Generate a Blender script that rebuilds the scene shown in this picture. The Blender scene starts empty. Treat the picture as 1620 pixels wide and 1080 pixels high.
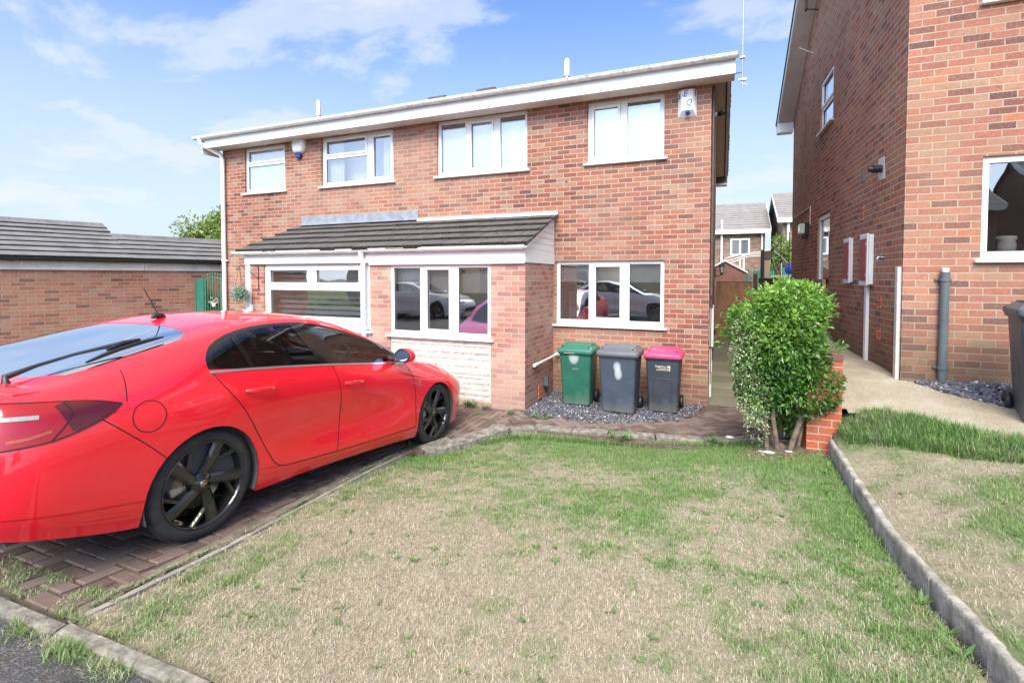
import bpy, bmesh, math, random
import numpy as np
from mathutils import Vector, Matrix, Quaternion
from mathutils import noise as mnoise
from mathutils.bvhtree import BVHTree
R = random.Random(7)
PI = math.pi
col = bpy.context.scene.collection
D = bpy.data
M = {}

# ------------------------------------------------------------------ objects
def tag(o, label=None, cat=None, group=None, kind=None):
    if label: o['label'] = label
    if cat: o['category'] = cat
    if group: o['group'] = group
    if kind: o['kind'] = kind
    return o
def empty(name, loc=(0, 0, 0), rz=0.0, label=None, cat=None, group=None):
    o = D.objects.new(name, None); col.objects.link(o)
    o.location = loc; o.rotation_euler = (0, 0, rz); o.empty_display_size = .1
    return tag(o, label, cat, group)
def kids(o): return [c for c in D.objects if c.parent == o]
def copy_tree(o, parent=None):
    c = o.copy(); col.objects.link(c); c.parent = parent
    for ch in kids(o): copy_tree(ch, c)
    return c

class MB:
    """collects faces, builds ONE mesh object; UVs are metres in local space"""
    def __init__(s): s.v = []; s.f = []; s.m = []; s.uv = []; s.sm = []
    def face(s, pts, m=0, uv=None, smooth=False):
        b = len(s.v); s.v += [tuple(p) for p in pts]; s.f.append(tuple(range(b, b + len(pts))))
        s.m.append(m); s.sm.append(smooth); s.uv.append(uv)
    def mesh(s, verts, faces, m=0, smooth=False, uvs=None):
        b = len(s.v); s.v += [tuple(p) for p in verts]
        for i, f in enumerate(faces):
            s.f.append(tuple(b + k for k in f)); s.m.append(m); s.sm.append(smooth)
            s.uv.append(uvs[i] if uvs else None)
    def box(s, x0, x1, y0, y1, z0, z1, m=0, T=None):
        v = [(x0,y0,z0),(x1,y0,z0),(x1,y1,z0),(x0,y1,z0),(x0,y0,z1),(x1,y0,z1),(x1,y1,z1),(x0,y1,z1)]
        if T: v = [T @ Vector(p) for p in v]
        s.mesh(v, [(0,3,2,1),(4,5,6,7),(0,1,5,4),(1,2,6,5),(2,3,7,6),(3,0,4,7)], m)
    def prism(s, poly, d, m=0, smooth=False):
        """poly: list of 3D points (planar); d: extrusion vector"""
        n = len(poly); d = Vector(d); a = [Vector(p) for p in poly]; b = [p + d for p in a]
        s.mesh(a + b, [tuple(range(n))[::-1], tuple(range(n, 2*n))] + [(i, (i+1) % n, n + (i+1) % n, n + i) for i in range(n)], m, smooth)
    def tube(s, pts, r, m=0, n=8, cap=True, smooth=True):
        pts = [Vector(p) for p in pts]; rs = r if isinstance(r, (list, tuple)) else [r]*len(pts)
        rings = []; up = None
        for i, p in enumerate(pts):
            t = (pts[min(i+1, len(pts)-1)] - pts[max(i-1, 0)])
            if t.length < 1e-9: t = Vector((0, 0, 1))
            t.normalize()
            if up is None:
                up = Vector((0, 0, 1)) if abs(t.z) < .9 else Vector((1, 0, 0))
            a = t.cross(up)
            if a.length < 1e-6: a = t.cross(Vector((0, 1, 0)))
            a.normalize(); b = a.cross(t).normalized(); up = b
            rings.append([p + (a*math.cos(2*PI*k/n) + b*math.sin(2*PI*k/n))*rs[i] for k in range(n)])
        v = [q for r_ in rings for q in r_]; f = []
        for i in range(len(pts)-1):
            for k in range(n):
                f.append((i*n+k, i*n+(k+1) % n, (i+1)*n+(k+1) % n, (i+1)*n+k))
        s.mesh(v, f, m, smooth)
        if cap:
            s.face(rings[0][::-1], m); s.face(rings[-1], m)
    def lathe(s, prof, m=0, n=32, T=None, smooth=True, axis='z'):
        """prof: list of (r,h)"""
        v = []
        for (r, h) in prof:
            for k in range(n):
                a = 2*PI*k/n
                if axis == 'z': p = Vector((r*math.cos(a), r*math.sin(a), h))
                else: p = Vector((r*math.cos(a), h, r*math.sin(a)))
                v.append(T @ p if T else p)
        f = []
        for i in range(len(prof)-1):
            for k in range(n):
                q = (i*n+k, i*n+(k+1) % n, (i+1)*n+(k+1) % n, (i+1)*n+k)
                f.append(q if axis == 'z' else q[::-1])
        s.mesh(v, f, m, smooth)
    def build(s, name, mats, parent=None, bevel=0, label=None, cat=None, group=None, kind=None, seg=1, loc=None, autosm=None):
        me = D.meshes.new(name); me.from_pydata(s.v, [], s.f); me.update()
        mats = mats if isinstance(mats, (list, tuple)) else [mats]
        for m_ in mats: me.materials.append(M[m_] if isinstance(m_, str) else m_)
        me.polygons.foreach_set('material_index', s.m)
        me.polygons.foreach_set('use_smooth', s.sm)
        uvl = me.uv_layers.new(name='UVMap'); buf = []
        for p in me.polygons:
            u = s.uv[p.index]
            if u is not None:
                for q in u: buf += [q[0], q[1]]
                continue
            nx, ny, nz = abs(p.normal.x), abs(p.normal.y), abs(p.normal.z)
            for vi in p.vertices:
                c = me.vertices[vi].co
                if nz > .8 and nz > nx and nz > ny: buf += [c.x, c.y]
                elif ny >= nx: buf += [c.x, c.z]
                else: buf += [c.y, c.z]
        uvl.data.foreach_set('uv', buf)
        o = D.objects.new(name, me); col.objects.link(o)
        if parent: o.parent = parent
        if loc: o.location = loc
        if bevel:
            b = o.modifiers.new('bevel', 'BEVEL'); b.width = bevel; b.segments = seg; b.limit_method = 'ANGLE'; b.angle_limit = .6
        return tag(o, label, cat, group, kind)

def part(name, mats, parent, fn, **k):
    b = MB(); fn(b); return b.build(name, mats, parent, **k)

# ------------------------------------------------------------------ materials
def nodes(name):
    m = D.materials.new(name); m.use_nodes = True; nt = m.node_tree; nt.nodes.clear()
    out = nt.nodes.new('ShaderNodeOutputMaterial'); M[name] = m
    return m, nt, out
def N(nt, typ, **k):
    n = nt.nodes.new(typ)
    for a, b in k.items():
        if a.startswith('i_'): n.inputs[a[2:].replace('_', ' ')].default_value = b
        elif a.startswith('n'): n.inputs[int(a[1:])].default_value = b
        else: setattr(n, a, b)
    return n
def L(nt, a, b): nt.links.new(a, b)
def ramp(nt, stops, src=None, interp='LINEAR'):
    r = nt.nodes.new('ShaderNodeValToRGB'); cr = r.color_ramp; cr.interpolation = interp
    while len(cr.elements) < len(stops): cr.elements.new(.5)
    for e, (p, c) in zip(cr.elements, stops):
        e.position = p; e.color = (c[0], c[1], c[2], 1) if isinstance(c, (tuple, list)) else (c, c, c, 1)
    if src is not None: L(nt, src, r.inputs[0])
    return r
def mixc(nt, a, b, f, mode='MIX'):
    m = nt.nodes.new('ShaderNodeMix'); m.data_type = 'RGBA'; m.blend_type = mode
    for sock, v in ((m.inputs[6], a), (m.inputs[7], b), (m.inputs[0], f)):
        if hasattr(v, 'links'): L(nt, v, sock)
        else: sock.default_value = (v[0], v[1], v[2], 1) if isinstance(v, (tuple, list)) else v
    return m.outputs[2]
def math_(nt, op, a, b=None, clamp=False):
    m = nt.nodes.new('ShaderNodeMath'); m.operation = op; m.use_clamp = clamp
    for i, v in enumerate((a, b)):
        if v is None: continue
        if hasattr(v, 'links'): L(nt, v, m.inputs[i])
        else: m.inputs[i].default_value = v
    return m.outputs[0]
def noise(nt, scale, vec=None, detail=4, rough=.55, dist=0):
    n = N(nt, 'ShaderNodeTexNoise'); n.inputs['Scale'].default_value = scale; n.inputs['Detail'].default_value = detail
    n.inputs['Roughness'].default_value = rough; n.inputs['Distortion'].default_value = dist
    if vec is not None: L(nt, vec, n.inputs['Vector'])
    return n
def pbsdf(nt, out, color, rough=.6, bump=None, bstr=.3, bdist=.01, metal=0, spec=.5, coat=0, coatr=.03, **k):
    p = N(nt, 'ShaderNodeBsdfPrincipled')
    def st(nm, v):
        if hasattr(v, 'links'): L(nt, v, p.inputs[nm])
        elif isinstance(v, (tuple, list)): p.inputs[nm].default_value = (v[0], v[1], v[2], 1)
        else: p.inputs[nm].default_value = v
    st('Base Color', color); st('Roughness', rough); st('Metallic', metal); st('Specular IOR Level', spec)
    st('Coat Weight', coat); st('Coat Roughness', coatr)
    for a, b in k.items(): st(a.replace('_', ' '), b)
    if bump is not None:
        bp = N(nt, 'ShaderNodeBump'); bp.inputs['Strength'].default_value = bstr; bp.inputs['Distance'].default_value = bdist
        L(nt, bump, bp.inputs['Height']); L(nt, bp.outputs[0], p.inputs['Normal'])
    L(nt, p.outputs[0], out.inputs[0]); return p
def objco(nt): return N(nt, 'ShaderNodeTexCoord').outputs['Object']
def uvco(nt): return N(nt, 'ShaderNodeTexCoord').outputs['UV']

def flat(name, c, rough=.5, var=.12, vs=6, bump=.0, metal=0, spec=.5, coat=0, dirt=None, dirtamt=.3, fine=60, **k):
    m, nt, out = nodes(name); co = objco(nt)
    n1 = noise(nt, vs, co, 5, .6)
    c2 = tuple(x*(1-var*1.6) for x in c); c3 = tuple(min(1, x*(1+var)) for x in c)
    cc = ramp(nt, [(.3, c2), (.7, c3)], n1.outputs[0]).outputs[0]
    if dirt:
        nd = noise(nt, vs*.6, co, 6, .7, .5)
        cc = mixc(nt, cc, dirt, math_(nt, 'MULTIPLY', ramp(nt, [(.45, 0.), (.75, 1.)], nd.outputs[0]).outputs[0], dirtamt))
    bp = noise(nt, fine, co, 3, .6).outputs[0] if bump else None
    pbsdf(nt, out, cc, rough, bp, bump, .01, metal, spec, coat, **k); return m

def brick_mat(name, stops, mortar, bw=.225, rh=.075, ms=.0068, pale=(.55, .36, .29), pale_amt=.35, pale_sc=.5, bump=.6, off=.5, stain=None, gain=1.0, rough=.85, uvoff=(0, 0)):
    m, nt, out = nodes(name); uv = uvco(nt)
    mp = N(nt, 'ShaderNodeMapping'); L(nt, uv, mp.inputs[0]); mp.inputs[1].default_value = (uvoff[0], uvoff[1], 0); uv = mp.outputs[0]
    nz = noise(nt, 9, uv, 3, .6); ds = N(nt, 'ShaderNodeVectorMath', operation='MULTIPLY_ADD')
    sb = N(nt, 'ShaderNodeVectorMath', operation='SUBTRACT'); L(nt, nz.outputs[1], sb.inputs[0]); sb.inputs[1].default_value = (.5, .5, .5)
    L(nt, sb.outputs[0], ds.inputs[0]); ds.inputs[1].default_value = (.010, .008, 0); L(nt, uv, ds.inputs[2])
    b = N(nt, 'ShaderNodeTexBrick'); L(nt, ds.outputs[0], b.inputs['Vector']); b.offset = off
    b.inputs['Scale'].default_value = 1; b.inputs['Brick Width'].default_value = bw; b.inputs['Row Height'].default_value = rh
    b.inputs['Mortar Size'].default_value = ms; b.inputs['Mortar Smooth'].default_value = .25; b.inputs['Bias'].default_value = 0
    b.inputs['Color1'].default_value = (0, 0, 0, 1); b.inputs['Color2'].default_value = (1, 1, 1, 1); b.inputs['Mortar'].default_value = (.5, .5, .5, 1)
    bc = ramp(nt, stops, b.outputs['Color'], 'LINEAR').outputs[0]
    # grain and blotches inside the brick
    g = noise(nt, 45, uv, 6, .7); bc = mixc(nt, bc, (.62, .5, .42), math_(nt, 'MULTIPLY', ramp(nt, [(.5, 0.), (.72, 1.)], g.outputs[0]).outputs[0], .30))
    g2 = noise(nt, 14, uv, 5, .65); bc = mixc(nt, bc, (.10, .05, .045), math_(nt, 'MULTIPLY', ramp(nt, [(.52, 0.), (.74, 1.)], g2.outputs[0]).outputs[0], .35))
    big = noise(nt, pale_sc, uv, 4, .55)
    bc = mixc(nt, bc, pale, math_(nt, 'MULTIPLY', ramp(nt, [(.42, 0.), (.66, 1.)], big.outputs[0]).outputs[0], pale_amt))
    gm = noise(nt, 60, uv, 3, .6)
    mo = mixc(nt, mortar, tuple(x*.72 for x in mortar), gm.outputs[0])
    mo = mixc(nt, mo, tuple(x*.55 for x in mortar), math_(nt, 'MULTIPLY', ramp(nt, [(.5, 0.), (.7, 1.)], noise(nt, 1.3, uv, 4, .6).outputs[0]).outputs[0], .6))
    c = mixc(nt, bc, mo, b.outputs['Fac'])
    if stain:
        # damp, mossy staining near the ground follows the wall's own height
        sx = N(nt, 'ShaderNodeSeparateXYZ'); L(nt, uv, sx.inputs[0])
        h = math_(nt, 'ADD', sx.outputs[1], math_(nt, 'MULTIPLY', math_(nt, 'SUBTRACT', noise(nt, 3, uv, 5, .7).outputs[0], .5), .5))
        sm = ramp(nt, [(0., 1.), (1., 0.)], math_(nt, 'DIVIDE', math_(nt, 'SUBTRACT', h, stain[0]), stain[1], True)).outputs[0]
        c = mixc(nt, c, stain[2], math_(nt, 'MULTIPLY', sm, stain[3]))
    if gain != 1.0: c = mixc(nt, c, (gain, gain, gain), 1.0, 'MULTIPLY')
    wv = ramp(nt, [(.3, .80), (.7, 1.12)], noise(nt, .7, uv, 5, .65, .6).outputs[0]).outputs[0]; c = mixc(nt, c, wv, 1.0, 'MULTIPLY')
    hgt = math_(nt, 'ADD', math_(nt, 'SUBTRACT', 1.0, b.outputs['Fac']), math_(nt, 'MULTIPLY', g.outputs[0], .35))
    pbsdf(nt, out, c, rough, hgt, bump, .006, spec=.25); return m

BR = [(0., (.13, .056, .043)), (.12, (.18, .066, .047)), (.28, (.25, .081, .052)), (.42, (.29, .097, .058)), (.56, (.315, .113, .066)), (.68, (.32, .132, .080)), (.80, (.33, .156, .098)), (.92, (.33, .20, .13)), (1., (.26, .165, .11))]
brick_mat('brick_house', BR, (.54, .40, .31), pale=(.43, .26, .185), pale_amt=.55, pale_sc=.42, stain=(.15, .5, (.22, .17, .13), .35))
brick_mat('brick_bay', [(0., (.20, .065, .055)), (.25, (.34, .105, .075)), (.5, (.40, .145, .10)), (.75, (.46, .20, .14)), (1., (.42, .24, .17))], (.56, .43, .34), pale=(.50, .38, .30), pale_amt=.6, pale_sc=.7, stain=(.1, .5, (.36, .29, .24), .5))
brick_mat('brick_neighbour', [(0., (.12, .055, .052)), (.15, (.21, .08, .06)), (.32, (.34, .12, .075)), (.5, (.30, .12, .08)), (.64, (.40, .16, .095)), (.78, (.35, .175, .11)), (.9, (.33, .20, .125)), (1., (.44, .13, .06))], (.48, .36, .26), pale=(.34, .21, .14), pale_amt=.4, pale_sc=.5, stain=(.95, .7, (.10, .085, .055), .6))
brick_mat('brick_neighbour_side_lit', [(0., (.19, .085, .07)), (.2, (.32, .12, .08)), (.45, (.44, .15, .085)), (.7, (.42, .18, .10)), (.9, (.36, .22, .14)), (1., (.52, .17, .08))], (.58, .43, .34), pale=(.24, .15, .10), pale_amt=.5, pale_sc=.35, stain=(.9, .8, (.07, .06, .04), .7))  # neighbour's brick in lifted colours, standing in for light this side lacks
brick_mat('brick_garage', [(0., (.11, .055, .05)), (.12, (.24, .10, .075)), (.3, (.34, .13, .09)), (.6, (.38, .16, .105)), (.85, (.36, .19, .13)), (1., (.33, .22, .16))], (.46, .32, .24), pale=(.38, .22, .16), pale_amt=.5, pale_sc=.6, bump=.4)
brick_mat('brick_far', [(0., (.10, .06, .05)), (.5, (.22, .12, .085)), (1., (.30, .2, .14))], (.45, .36, .28), pale=(.3, .2, .15), pale_amt=.3)
brick_mat('brick_pier', [(0., (.42, .085, .035)), (.5, (.50, .12, .045)), (1., (.40, .10, .05))], (.62, .52, .42), ms=.005, pale=(.40, .13, .06), pale_amt=.4, pale_sc=3, rough=.7, uvoff=(.03, .02))
brick_mat('paving_side', [(0., (.17, .15, .11)), (.5, (.24, .22, .17)), (1., (.30, .27, .21))], (.10, .09, .06), bw=.9, rh=.6, ms=.012, pale=(.17, .19, .08), pale_amt=.7, pale_sc=.9, bump=.3)

flat('pvc', (.80, .81, .79), .35, .03, 3, dirt=(.5, .48, .44), dirtamt=.12)
flat('pvc_dirty', (.80, .79, .77), .45, .04, 16, dirt=(.22, .20, .17), dirtamt=.75)
flat('pvc_old', (.66, .63, .58), .55, .1, 2.5, dirt=(.32, .28, .23), dirtamt=.5)
flat('soffit', (.72, .66, .60), .6, .06, 3, dirt=(.35, .28, .24), dirtamt=.3)
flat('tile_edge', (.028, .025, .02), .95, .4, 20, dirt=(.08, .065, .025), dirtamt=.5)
flat('soffit_tan', (.74, .63, .54), .6, .08, 2)
flat('timber_dark', (.10, .07, .055), .7, .2, 10)
flat('lead', (.27, .285, .31), .5, .22, 5, dirt=(.48, .49, .52), dirtamt=.5, metal=.15)
flat('black_plastic', (.018, .018, .02), .45, .2, 10)
flat('gutter_black', (.03, .032, .036), .35, .2, 10)
flat('grey_plastic', (.10, .12, .13), .4, .1, 5, dirt=(.2, .2, .19), dirtamt=.3)
flat('chrome', (.92, .92, .93), .32, .03, 3, metal=1)
flat('steel', (.45, .46, .47), .35, .1, 8, metal=.8)
flat('interior_dark', (.40, .38, .36), .8, .3, 2)
flat('interior_wall', (.70, .67, .62), .9, .1, 1)
flat('blind_white', (.90, .91, .92), .8, .03, 1)
flat('blind_grey', (.66, .64, .63), .85, .05, 2)
flat('curtain', (.80, .80, .80), .9, .04, 3)
flat('meter_box_white', (.74, .74, .73), .45, .05, 3, dirt=(.5, .48, .42), dirtamt=.3)
flat('meter_door_red', (.36, .09, .085), .5, .12, 4)
flat('alarm_blue', (.02, .04, .22), .3, .1, 6)
flat('letter_blue', (.06, .14, .42), .5, .05, 6)
flat('letter_grey', (.42, .43, .45), .5, .05, 6)
flat('concrete', (.36, .33, .28), .9, .22, 6, bump=.5, dirt=(.17, .16, .11), dirtamt=.6)
flat('concrete_kerb', (.40, .37, .32), .92, .3, 9, bump=.9, fine=35, dirt=(.12, .115, .09), dirtamt=.8)
flat('kerb_pale', (.23, .21, .175), .92, .42, 16, bump=.9, fine=35, dirt=(.16, .15, .11), dirtamt=.5)
flat('edge_brick', (.20, .155, .13), .9, .3, 9, bump=.5, dirt=(.13, .12, .08), dirtamt=.6)
flat('timber_gate', (.34, .185, .095), .75, .25, 4)
flat('timber_fence', (.12, .055, .03), .85, .3, 5, dirt=(.10, .11, .05), dirtamt=.7)
flat('shed_brown', (.20, .09, .075), .8, .15, 4)
flat('green_steel', (.03, .16, .12), .5, .15, 3)
flat('gate_green', (.045, .20, .11), .5, .2, 8)
flat('post_tan', (.45, .33, .22), .8, .15, 4)
flat('blue_cloth', (.02, .05, .45), .8, .2, 12)
flat('tile_far', (.24, .22, .21), .85, .1, 3)
flat('bark', (.17, .125, .09), .9, .35, 18, bump=.8, fine=50)
flat('soil', (.12, .09, .065), .95, .3, 12, bump=.8)
flat('litter', (.32, .19, .11), .9, .5, 14)
flat('stone_white', (.62, .565, .485), .9, .12, 9, bump=.6, fine=28, dirt=(.50, .44, .36), dirtamt=.4)
flat('render_cream', (.62, .55, .42), .9, .06, 1)
flat('lamp_glass', (.55, .60, .50), .15, .1, 4)
flat('weed', (.09, .19, .04), .7, .35, 20)

def tile_mat(name, base, moss, amt):
    m, nt, out = nodes(name); co = objco(nt)
    n1 = noise(nt, 3.5, co, 6, .65); n2 = noise(nt, 40, co, 4, .6); ob = noise(nt, 11, co, 2, .5)
    c = ramp(nt, [(.3, tuple(x*.75 for x in base)), (.7, tuple(x*1.25 for x in base))], n1.outputs[0]).outputs[0]
    c = mixc(nt, c, tuple(x*1.5 for x in base), math_(nt, 'MULTIPLY', ramp(nt, [(.55, 0.), (.75, 1.)], n2.outputs[0]).outputs[0], .35))
    n3 = noise(nt, 7, co, 8, .8, 1)
    c = mixc(nt, c, moss, math_(nt, 'MULTIPLY', ramp(nt, [(.60, 0.), (.68, 1.)], n3.outputs[0]).outputs[0], amt))
    pbsdf(nt, out, c, .85, n2.outputs[0], .5, .005, spec=.3)
tile_mat('tile_bay', (.105, .095, .09), (.13, .10, .035), .75)
tile_mat('tile_garage', (.17, .165, .165), (.09, .085, .06), .3)
tile_mat('tile_roof', (.12, .105, .095), (.10, .08, .04), .5)

def glass_pane(name, tint=(1, 1, 1), base=.10, pw=1.0):
    m, nt, out = nodes(name)
    fr = N(nt, 'ShaderNodeFresnel'); fr.inputs[0].default_value = 1.5
    f = math_(nt, 'ADD', math_(nt, 'MULTIPLY', fr.outputs[0], pw), base, True)
    t = N(nt, 'ShaderNodeBsdfTransparent'); t.inputs[0].default_value = (*tint, 1)
    g = N(nt, 'ShaderNodeBsdfGlossy'); g.inputs['Roughness'].default_value = .01
    ns = noise(nt, 1.6, objco(nt), 2, .5); bp = N(nt, 'ShaderNodeBump'); bp.inputs['Strength'].default_value = .035; bp.inputs['Distance'].default_value = .08
    L(nt, ns.outputs[0], bp.inputs['Height']); L(nt, bp.outputs[0], g.inputs['Normal'])
    mx = N(nt, 'ShaderNodeMixShader'); L(nt, f, mx.inputs[0]); L(nt, t.outputs[0], mx.inputs[1]); L(nt, g.outputs[0], mx.inputs[2]); L(nt, mx.outputs[0], out.inputs[0])
glass_pane('glass', (.96, .98, .98), .42, 1.5)
glass_pane('glass_bright', (.97, .99, 1.), .27, 1.4)
glass_pane('glass_car', (.76, .80, .78), .04, 1.2)
glass_pane('glass_car_dark', (.05, .05, .055), .72, 2.0)
# car / bins / plants / ground materials
def simple(name, c, rough=.4, metal=0, coat=0, spec=.5, **k):
    m, nt, out = nodes(name); pbsdf(nt, out, c, rough, metal=metal, coat=coat, spec=spec, **k); return m
def paint(name, c, c2):
    m, nt, out = nodes(name); co = objco(nt)
    n1 = noise(nt, 1.2, co, 2, .5)
    cc = mixc(nt, c, c2, n1.outputs[0])
    fl = noise(nt, 900, co, 1, .5)
    p = pbsdf(nt, out, cc, .38, fl.outputs[0], .02, .001, spec=.5, coat=1.0, coatr=.02)
    orange = noise(nt, 130, co, 1, .5); bp = N(nt, 'ShaderNodeBump'); bp.inputs['Strength'].default_value = .012; bp.inputs['Distance'].default_value = .002
    L(nt, orange.outputs[0], bp.inputs['Height']); L(nt, bp.outputs[0], p.inputs['Coat Normal']); p.inputs['Coat IOR'].default_value = 1.6
paint('paint_red', (.86, .004, .022), (.82, .004, .020))
paint('paint_white', (.72, .73, .74), (.70, .71, .72))
simple('black_gloss', (.008, .008, .009), .10, coat=.6)
simple('rim_black', (.012, .012, .013), .16, coat=.7)
simple('crease_shade', (.34, .003, .008), .4, coat=.5)  # darker red, paints the shade along body folds
simple('seam', (.02, .004, .004), .8)
simple('cabin', (.06, .06, .062), .75)
simple('seat', (.025, .025, .028), .7)
simple('lens_red', (.34, .006, .012), .12, coat=.4)
simple('lens_dark', (.09, .003, .007), .10, coat=.4)
simple('lens_white', (.30, .30, .31), .3, coat=.5)
simple('lens_amber', (.42, .07, .03), .15, coat=.5)
simple('lens_clear', (.35, .36, .38), .06, coat=.8, metal=.4)
simple('disc_metal', (.42, .38, .30), .35, metal=.9)
simple('caliper', (.45, .40, .38), .4, metal=.5)
simple('gold', (.55, .48, .30), .25, metal=.9)
simple('mirror_glass', (.55, .62, .65), .03, metal=1)
flat('tyre', (.028, .028, .030), .75, .25, 14, bump=.2, fine=90, dirt=(.09, .08, .07), dirtamt=.35)
def binmat(name, c, rough=.48, spot=None):
    m, nt, out = nodes(name); co = objco(nt)
    n1 = noise(nt, 5, co, 6, .7, .6); n2 = noise(nt, 2.2, co, 5, .7)
    cc = ramp(nt, [(.3, tuple(x*.82 for x in c)), (.7, tuple(x*1.15 for x in c))], n1.outputs[0]).outputs[0]
    cc = mixc(nt, cc, (.22, .20, .16), math_(nt, 'MULTIPLY', ramp(nt, [(.5, 0.), (.72, 1.)], n2.outputs[0]).outputs[0], .30))
    sx = N(nt, 'ShaderNodeSeparateXYZ'); L(nt, co, sx.inputs[0])
    low = ramp(nt, [(0., 1.), (.16, 0.)], sx.outputs[2]).outputs[0]
    cc = mixc(nt, cc, (.20, .175, .14), math_(nt, 'MULTIPLY', low, .45))
    if spot:   # a rubbed, half worn-off white number
        for (px, pz, rx, rz) in spot:
            dx = math_(nt, 'DIVIDE', math_(nt, 'SUBTRACT', sx.outputs[0], px), rx); dz = math_(nt, 'DIVIDE', math_(nt, 'SUBTRACT', sx.outputs[2], pz), rz)
            d = math_(nt, 'ADD', math_(nt, 'MULTIPLY', dx, dx), math_(nt, 'MULTIPLY', dz, dz))
            d = math_(nt, 'ADD', d, math_(nt, 'MULTIPLY', math_(nt, 'SUBTRACT', n1.outputs[0], .5), .5))
            k = ramp(nt, [(0., 1.), (.35, .75), (1., 0.)], d, 'EASE').outputs[0]
            fr = ramp(nt, [(0., 1.), (.5, 1.), (.501, 0.)], math_(nt, 'ADD', math_(nt, 'DIVIDE', sx.outputs[1], 4.0), .5)).outputs[0]
            cc = mixc(nt, cc, (.62, .66, .66), math_(nt, 'MULTIPLY', math_(nt, 'MULTIPLY', k, fr), .62))
    pbsdf(nt, out, cc, rough, noise(nt, 160, co, 2, .5).outputs[0], .12, .002, spec=.45)
binmat('bin_green', (.018, .115, .072), spot=[(-.02, .74, .09, .13)])
binmat('bin_green_lid', (.025, .15, .10))
binmat('bin_grey', (.052, .070, .092), spot=[(.0, .665, .06, .085), (.015, .57, .06, .10)])
binmat('bin_grey_lid', (.115, .125, .135))
binmat('bin_slate', (.040, .050, .062))
binmat('bin_pink', (.70, .055, .16), .35)
binmat('bin_rim', (.085, .095, .11))

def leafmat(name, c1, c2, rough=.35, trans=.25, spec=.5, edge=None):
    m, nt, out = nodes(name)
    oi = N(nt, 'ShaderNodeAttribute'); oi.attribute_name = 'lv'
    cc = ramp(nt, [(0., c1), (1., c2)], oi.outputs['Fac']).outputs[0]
    if edge:
        uv = uvco(nt); sx = N(nt, 'ShaderNodeSeparateXYZ'); L(nt, uv, sx.inputs[0])
        e = ramp(nt, [(.35, 0.), (.55, 1.)], math_(nt, 'ABSOLUTE', math_(nt, 'SUBTRACT', sx.outputs[0], .5))).outputs[0]
        cc = mixc(nt, cc, edge, e)
    p = N(nt, 'ShaderNodeBsdfPrincipled'); L(nt, cc, p.inputs['Base Color']); p.inputs['Roughness'].default_value = rough; p.inputs['Specular IOR Level'].default_value = spec
    t = N(nt, 'ShaderNodeBsdfTranslucent'); L(nt, mixc(nt, cc, (1.4, 1.5, .6), 1., 'MULTIPLY'), t.inputs[0])
    mx = N(nt, 'ShaderNodeMixShader'); mx.inputs[0].default_value = trans; L(nt, p.outputs[0], mx.inputs[1]); L(nt, t.outputs[0], mx.inputs[2]); L(nt, mx.outputs[0], out.inputs[0])
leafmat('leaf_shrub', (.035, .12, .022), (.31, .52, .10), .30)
leafmat('leaf_variegated', (.10, .22, .06), (.60, .62, .38), .35, trans=.15)
leafmat('leaf_tree', (.09, .17, .04), (.36, .42, .14), .5)
leafmat('leaf_silver', (.10, .20, .15), (.42, .52, .46), .4, trans=.1)
leafmat('blade', (.30, .24, .13), (.30, .24, .13), .7)

def attr_mat(name, attr, rough=.9, bumpsc=120, bstr=.5, trans=0.):
    m, nt, out = nodes(name); a = N(nt, 'ShaderNodeAttribute'); a.attribute_name = attr; co = objco(nt)
    nn = noise(nt, bumpsc, co, 5, .7); n2 = noise(nt, 26, co, 5, .7)
    c = mixc(nt, a.outputs['Color'], (.15, .115, .075), math_(nt, 'MULTIPLY', ramp(nt, [(.45, 0.), (.7, 1.)], n2.outputs[0]).outputs[0], .55))
    if trans:
        p = N(nt, 'ShaderNodeBsdfPrincipled'); L(nt, a.outputs['Color'], p.inputs['Base Color']); p.inputs['Roughness'].default_value = rough; p.inputs['Specular IOR Level'].default_value = .25
        t = N(nt, 'ShaderNodeBsdfTranslucent'); L(nt, a.outputs['Color'], t.inputs[0])
        mx = N(nt, 'ShaderNodeMixShader'); mx.inputs[0].default_value = trans; L(nt, p.outputs[0], mx.inputs[1]); L(nt, t.outputs[0], mx.inputs[2]); L(nt, mx.outputs[0], out.inputs[0])
    else: pbsdf(nt, out, c, rough, nn.outputs[0], bstr, .01, spec=.15)
attr_mat('turf', 'gc'); attr_mat('grass_blades', 'gc', .75, trans=.3)

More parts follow.
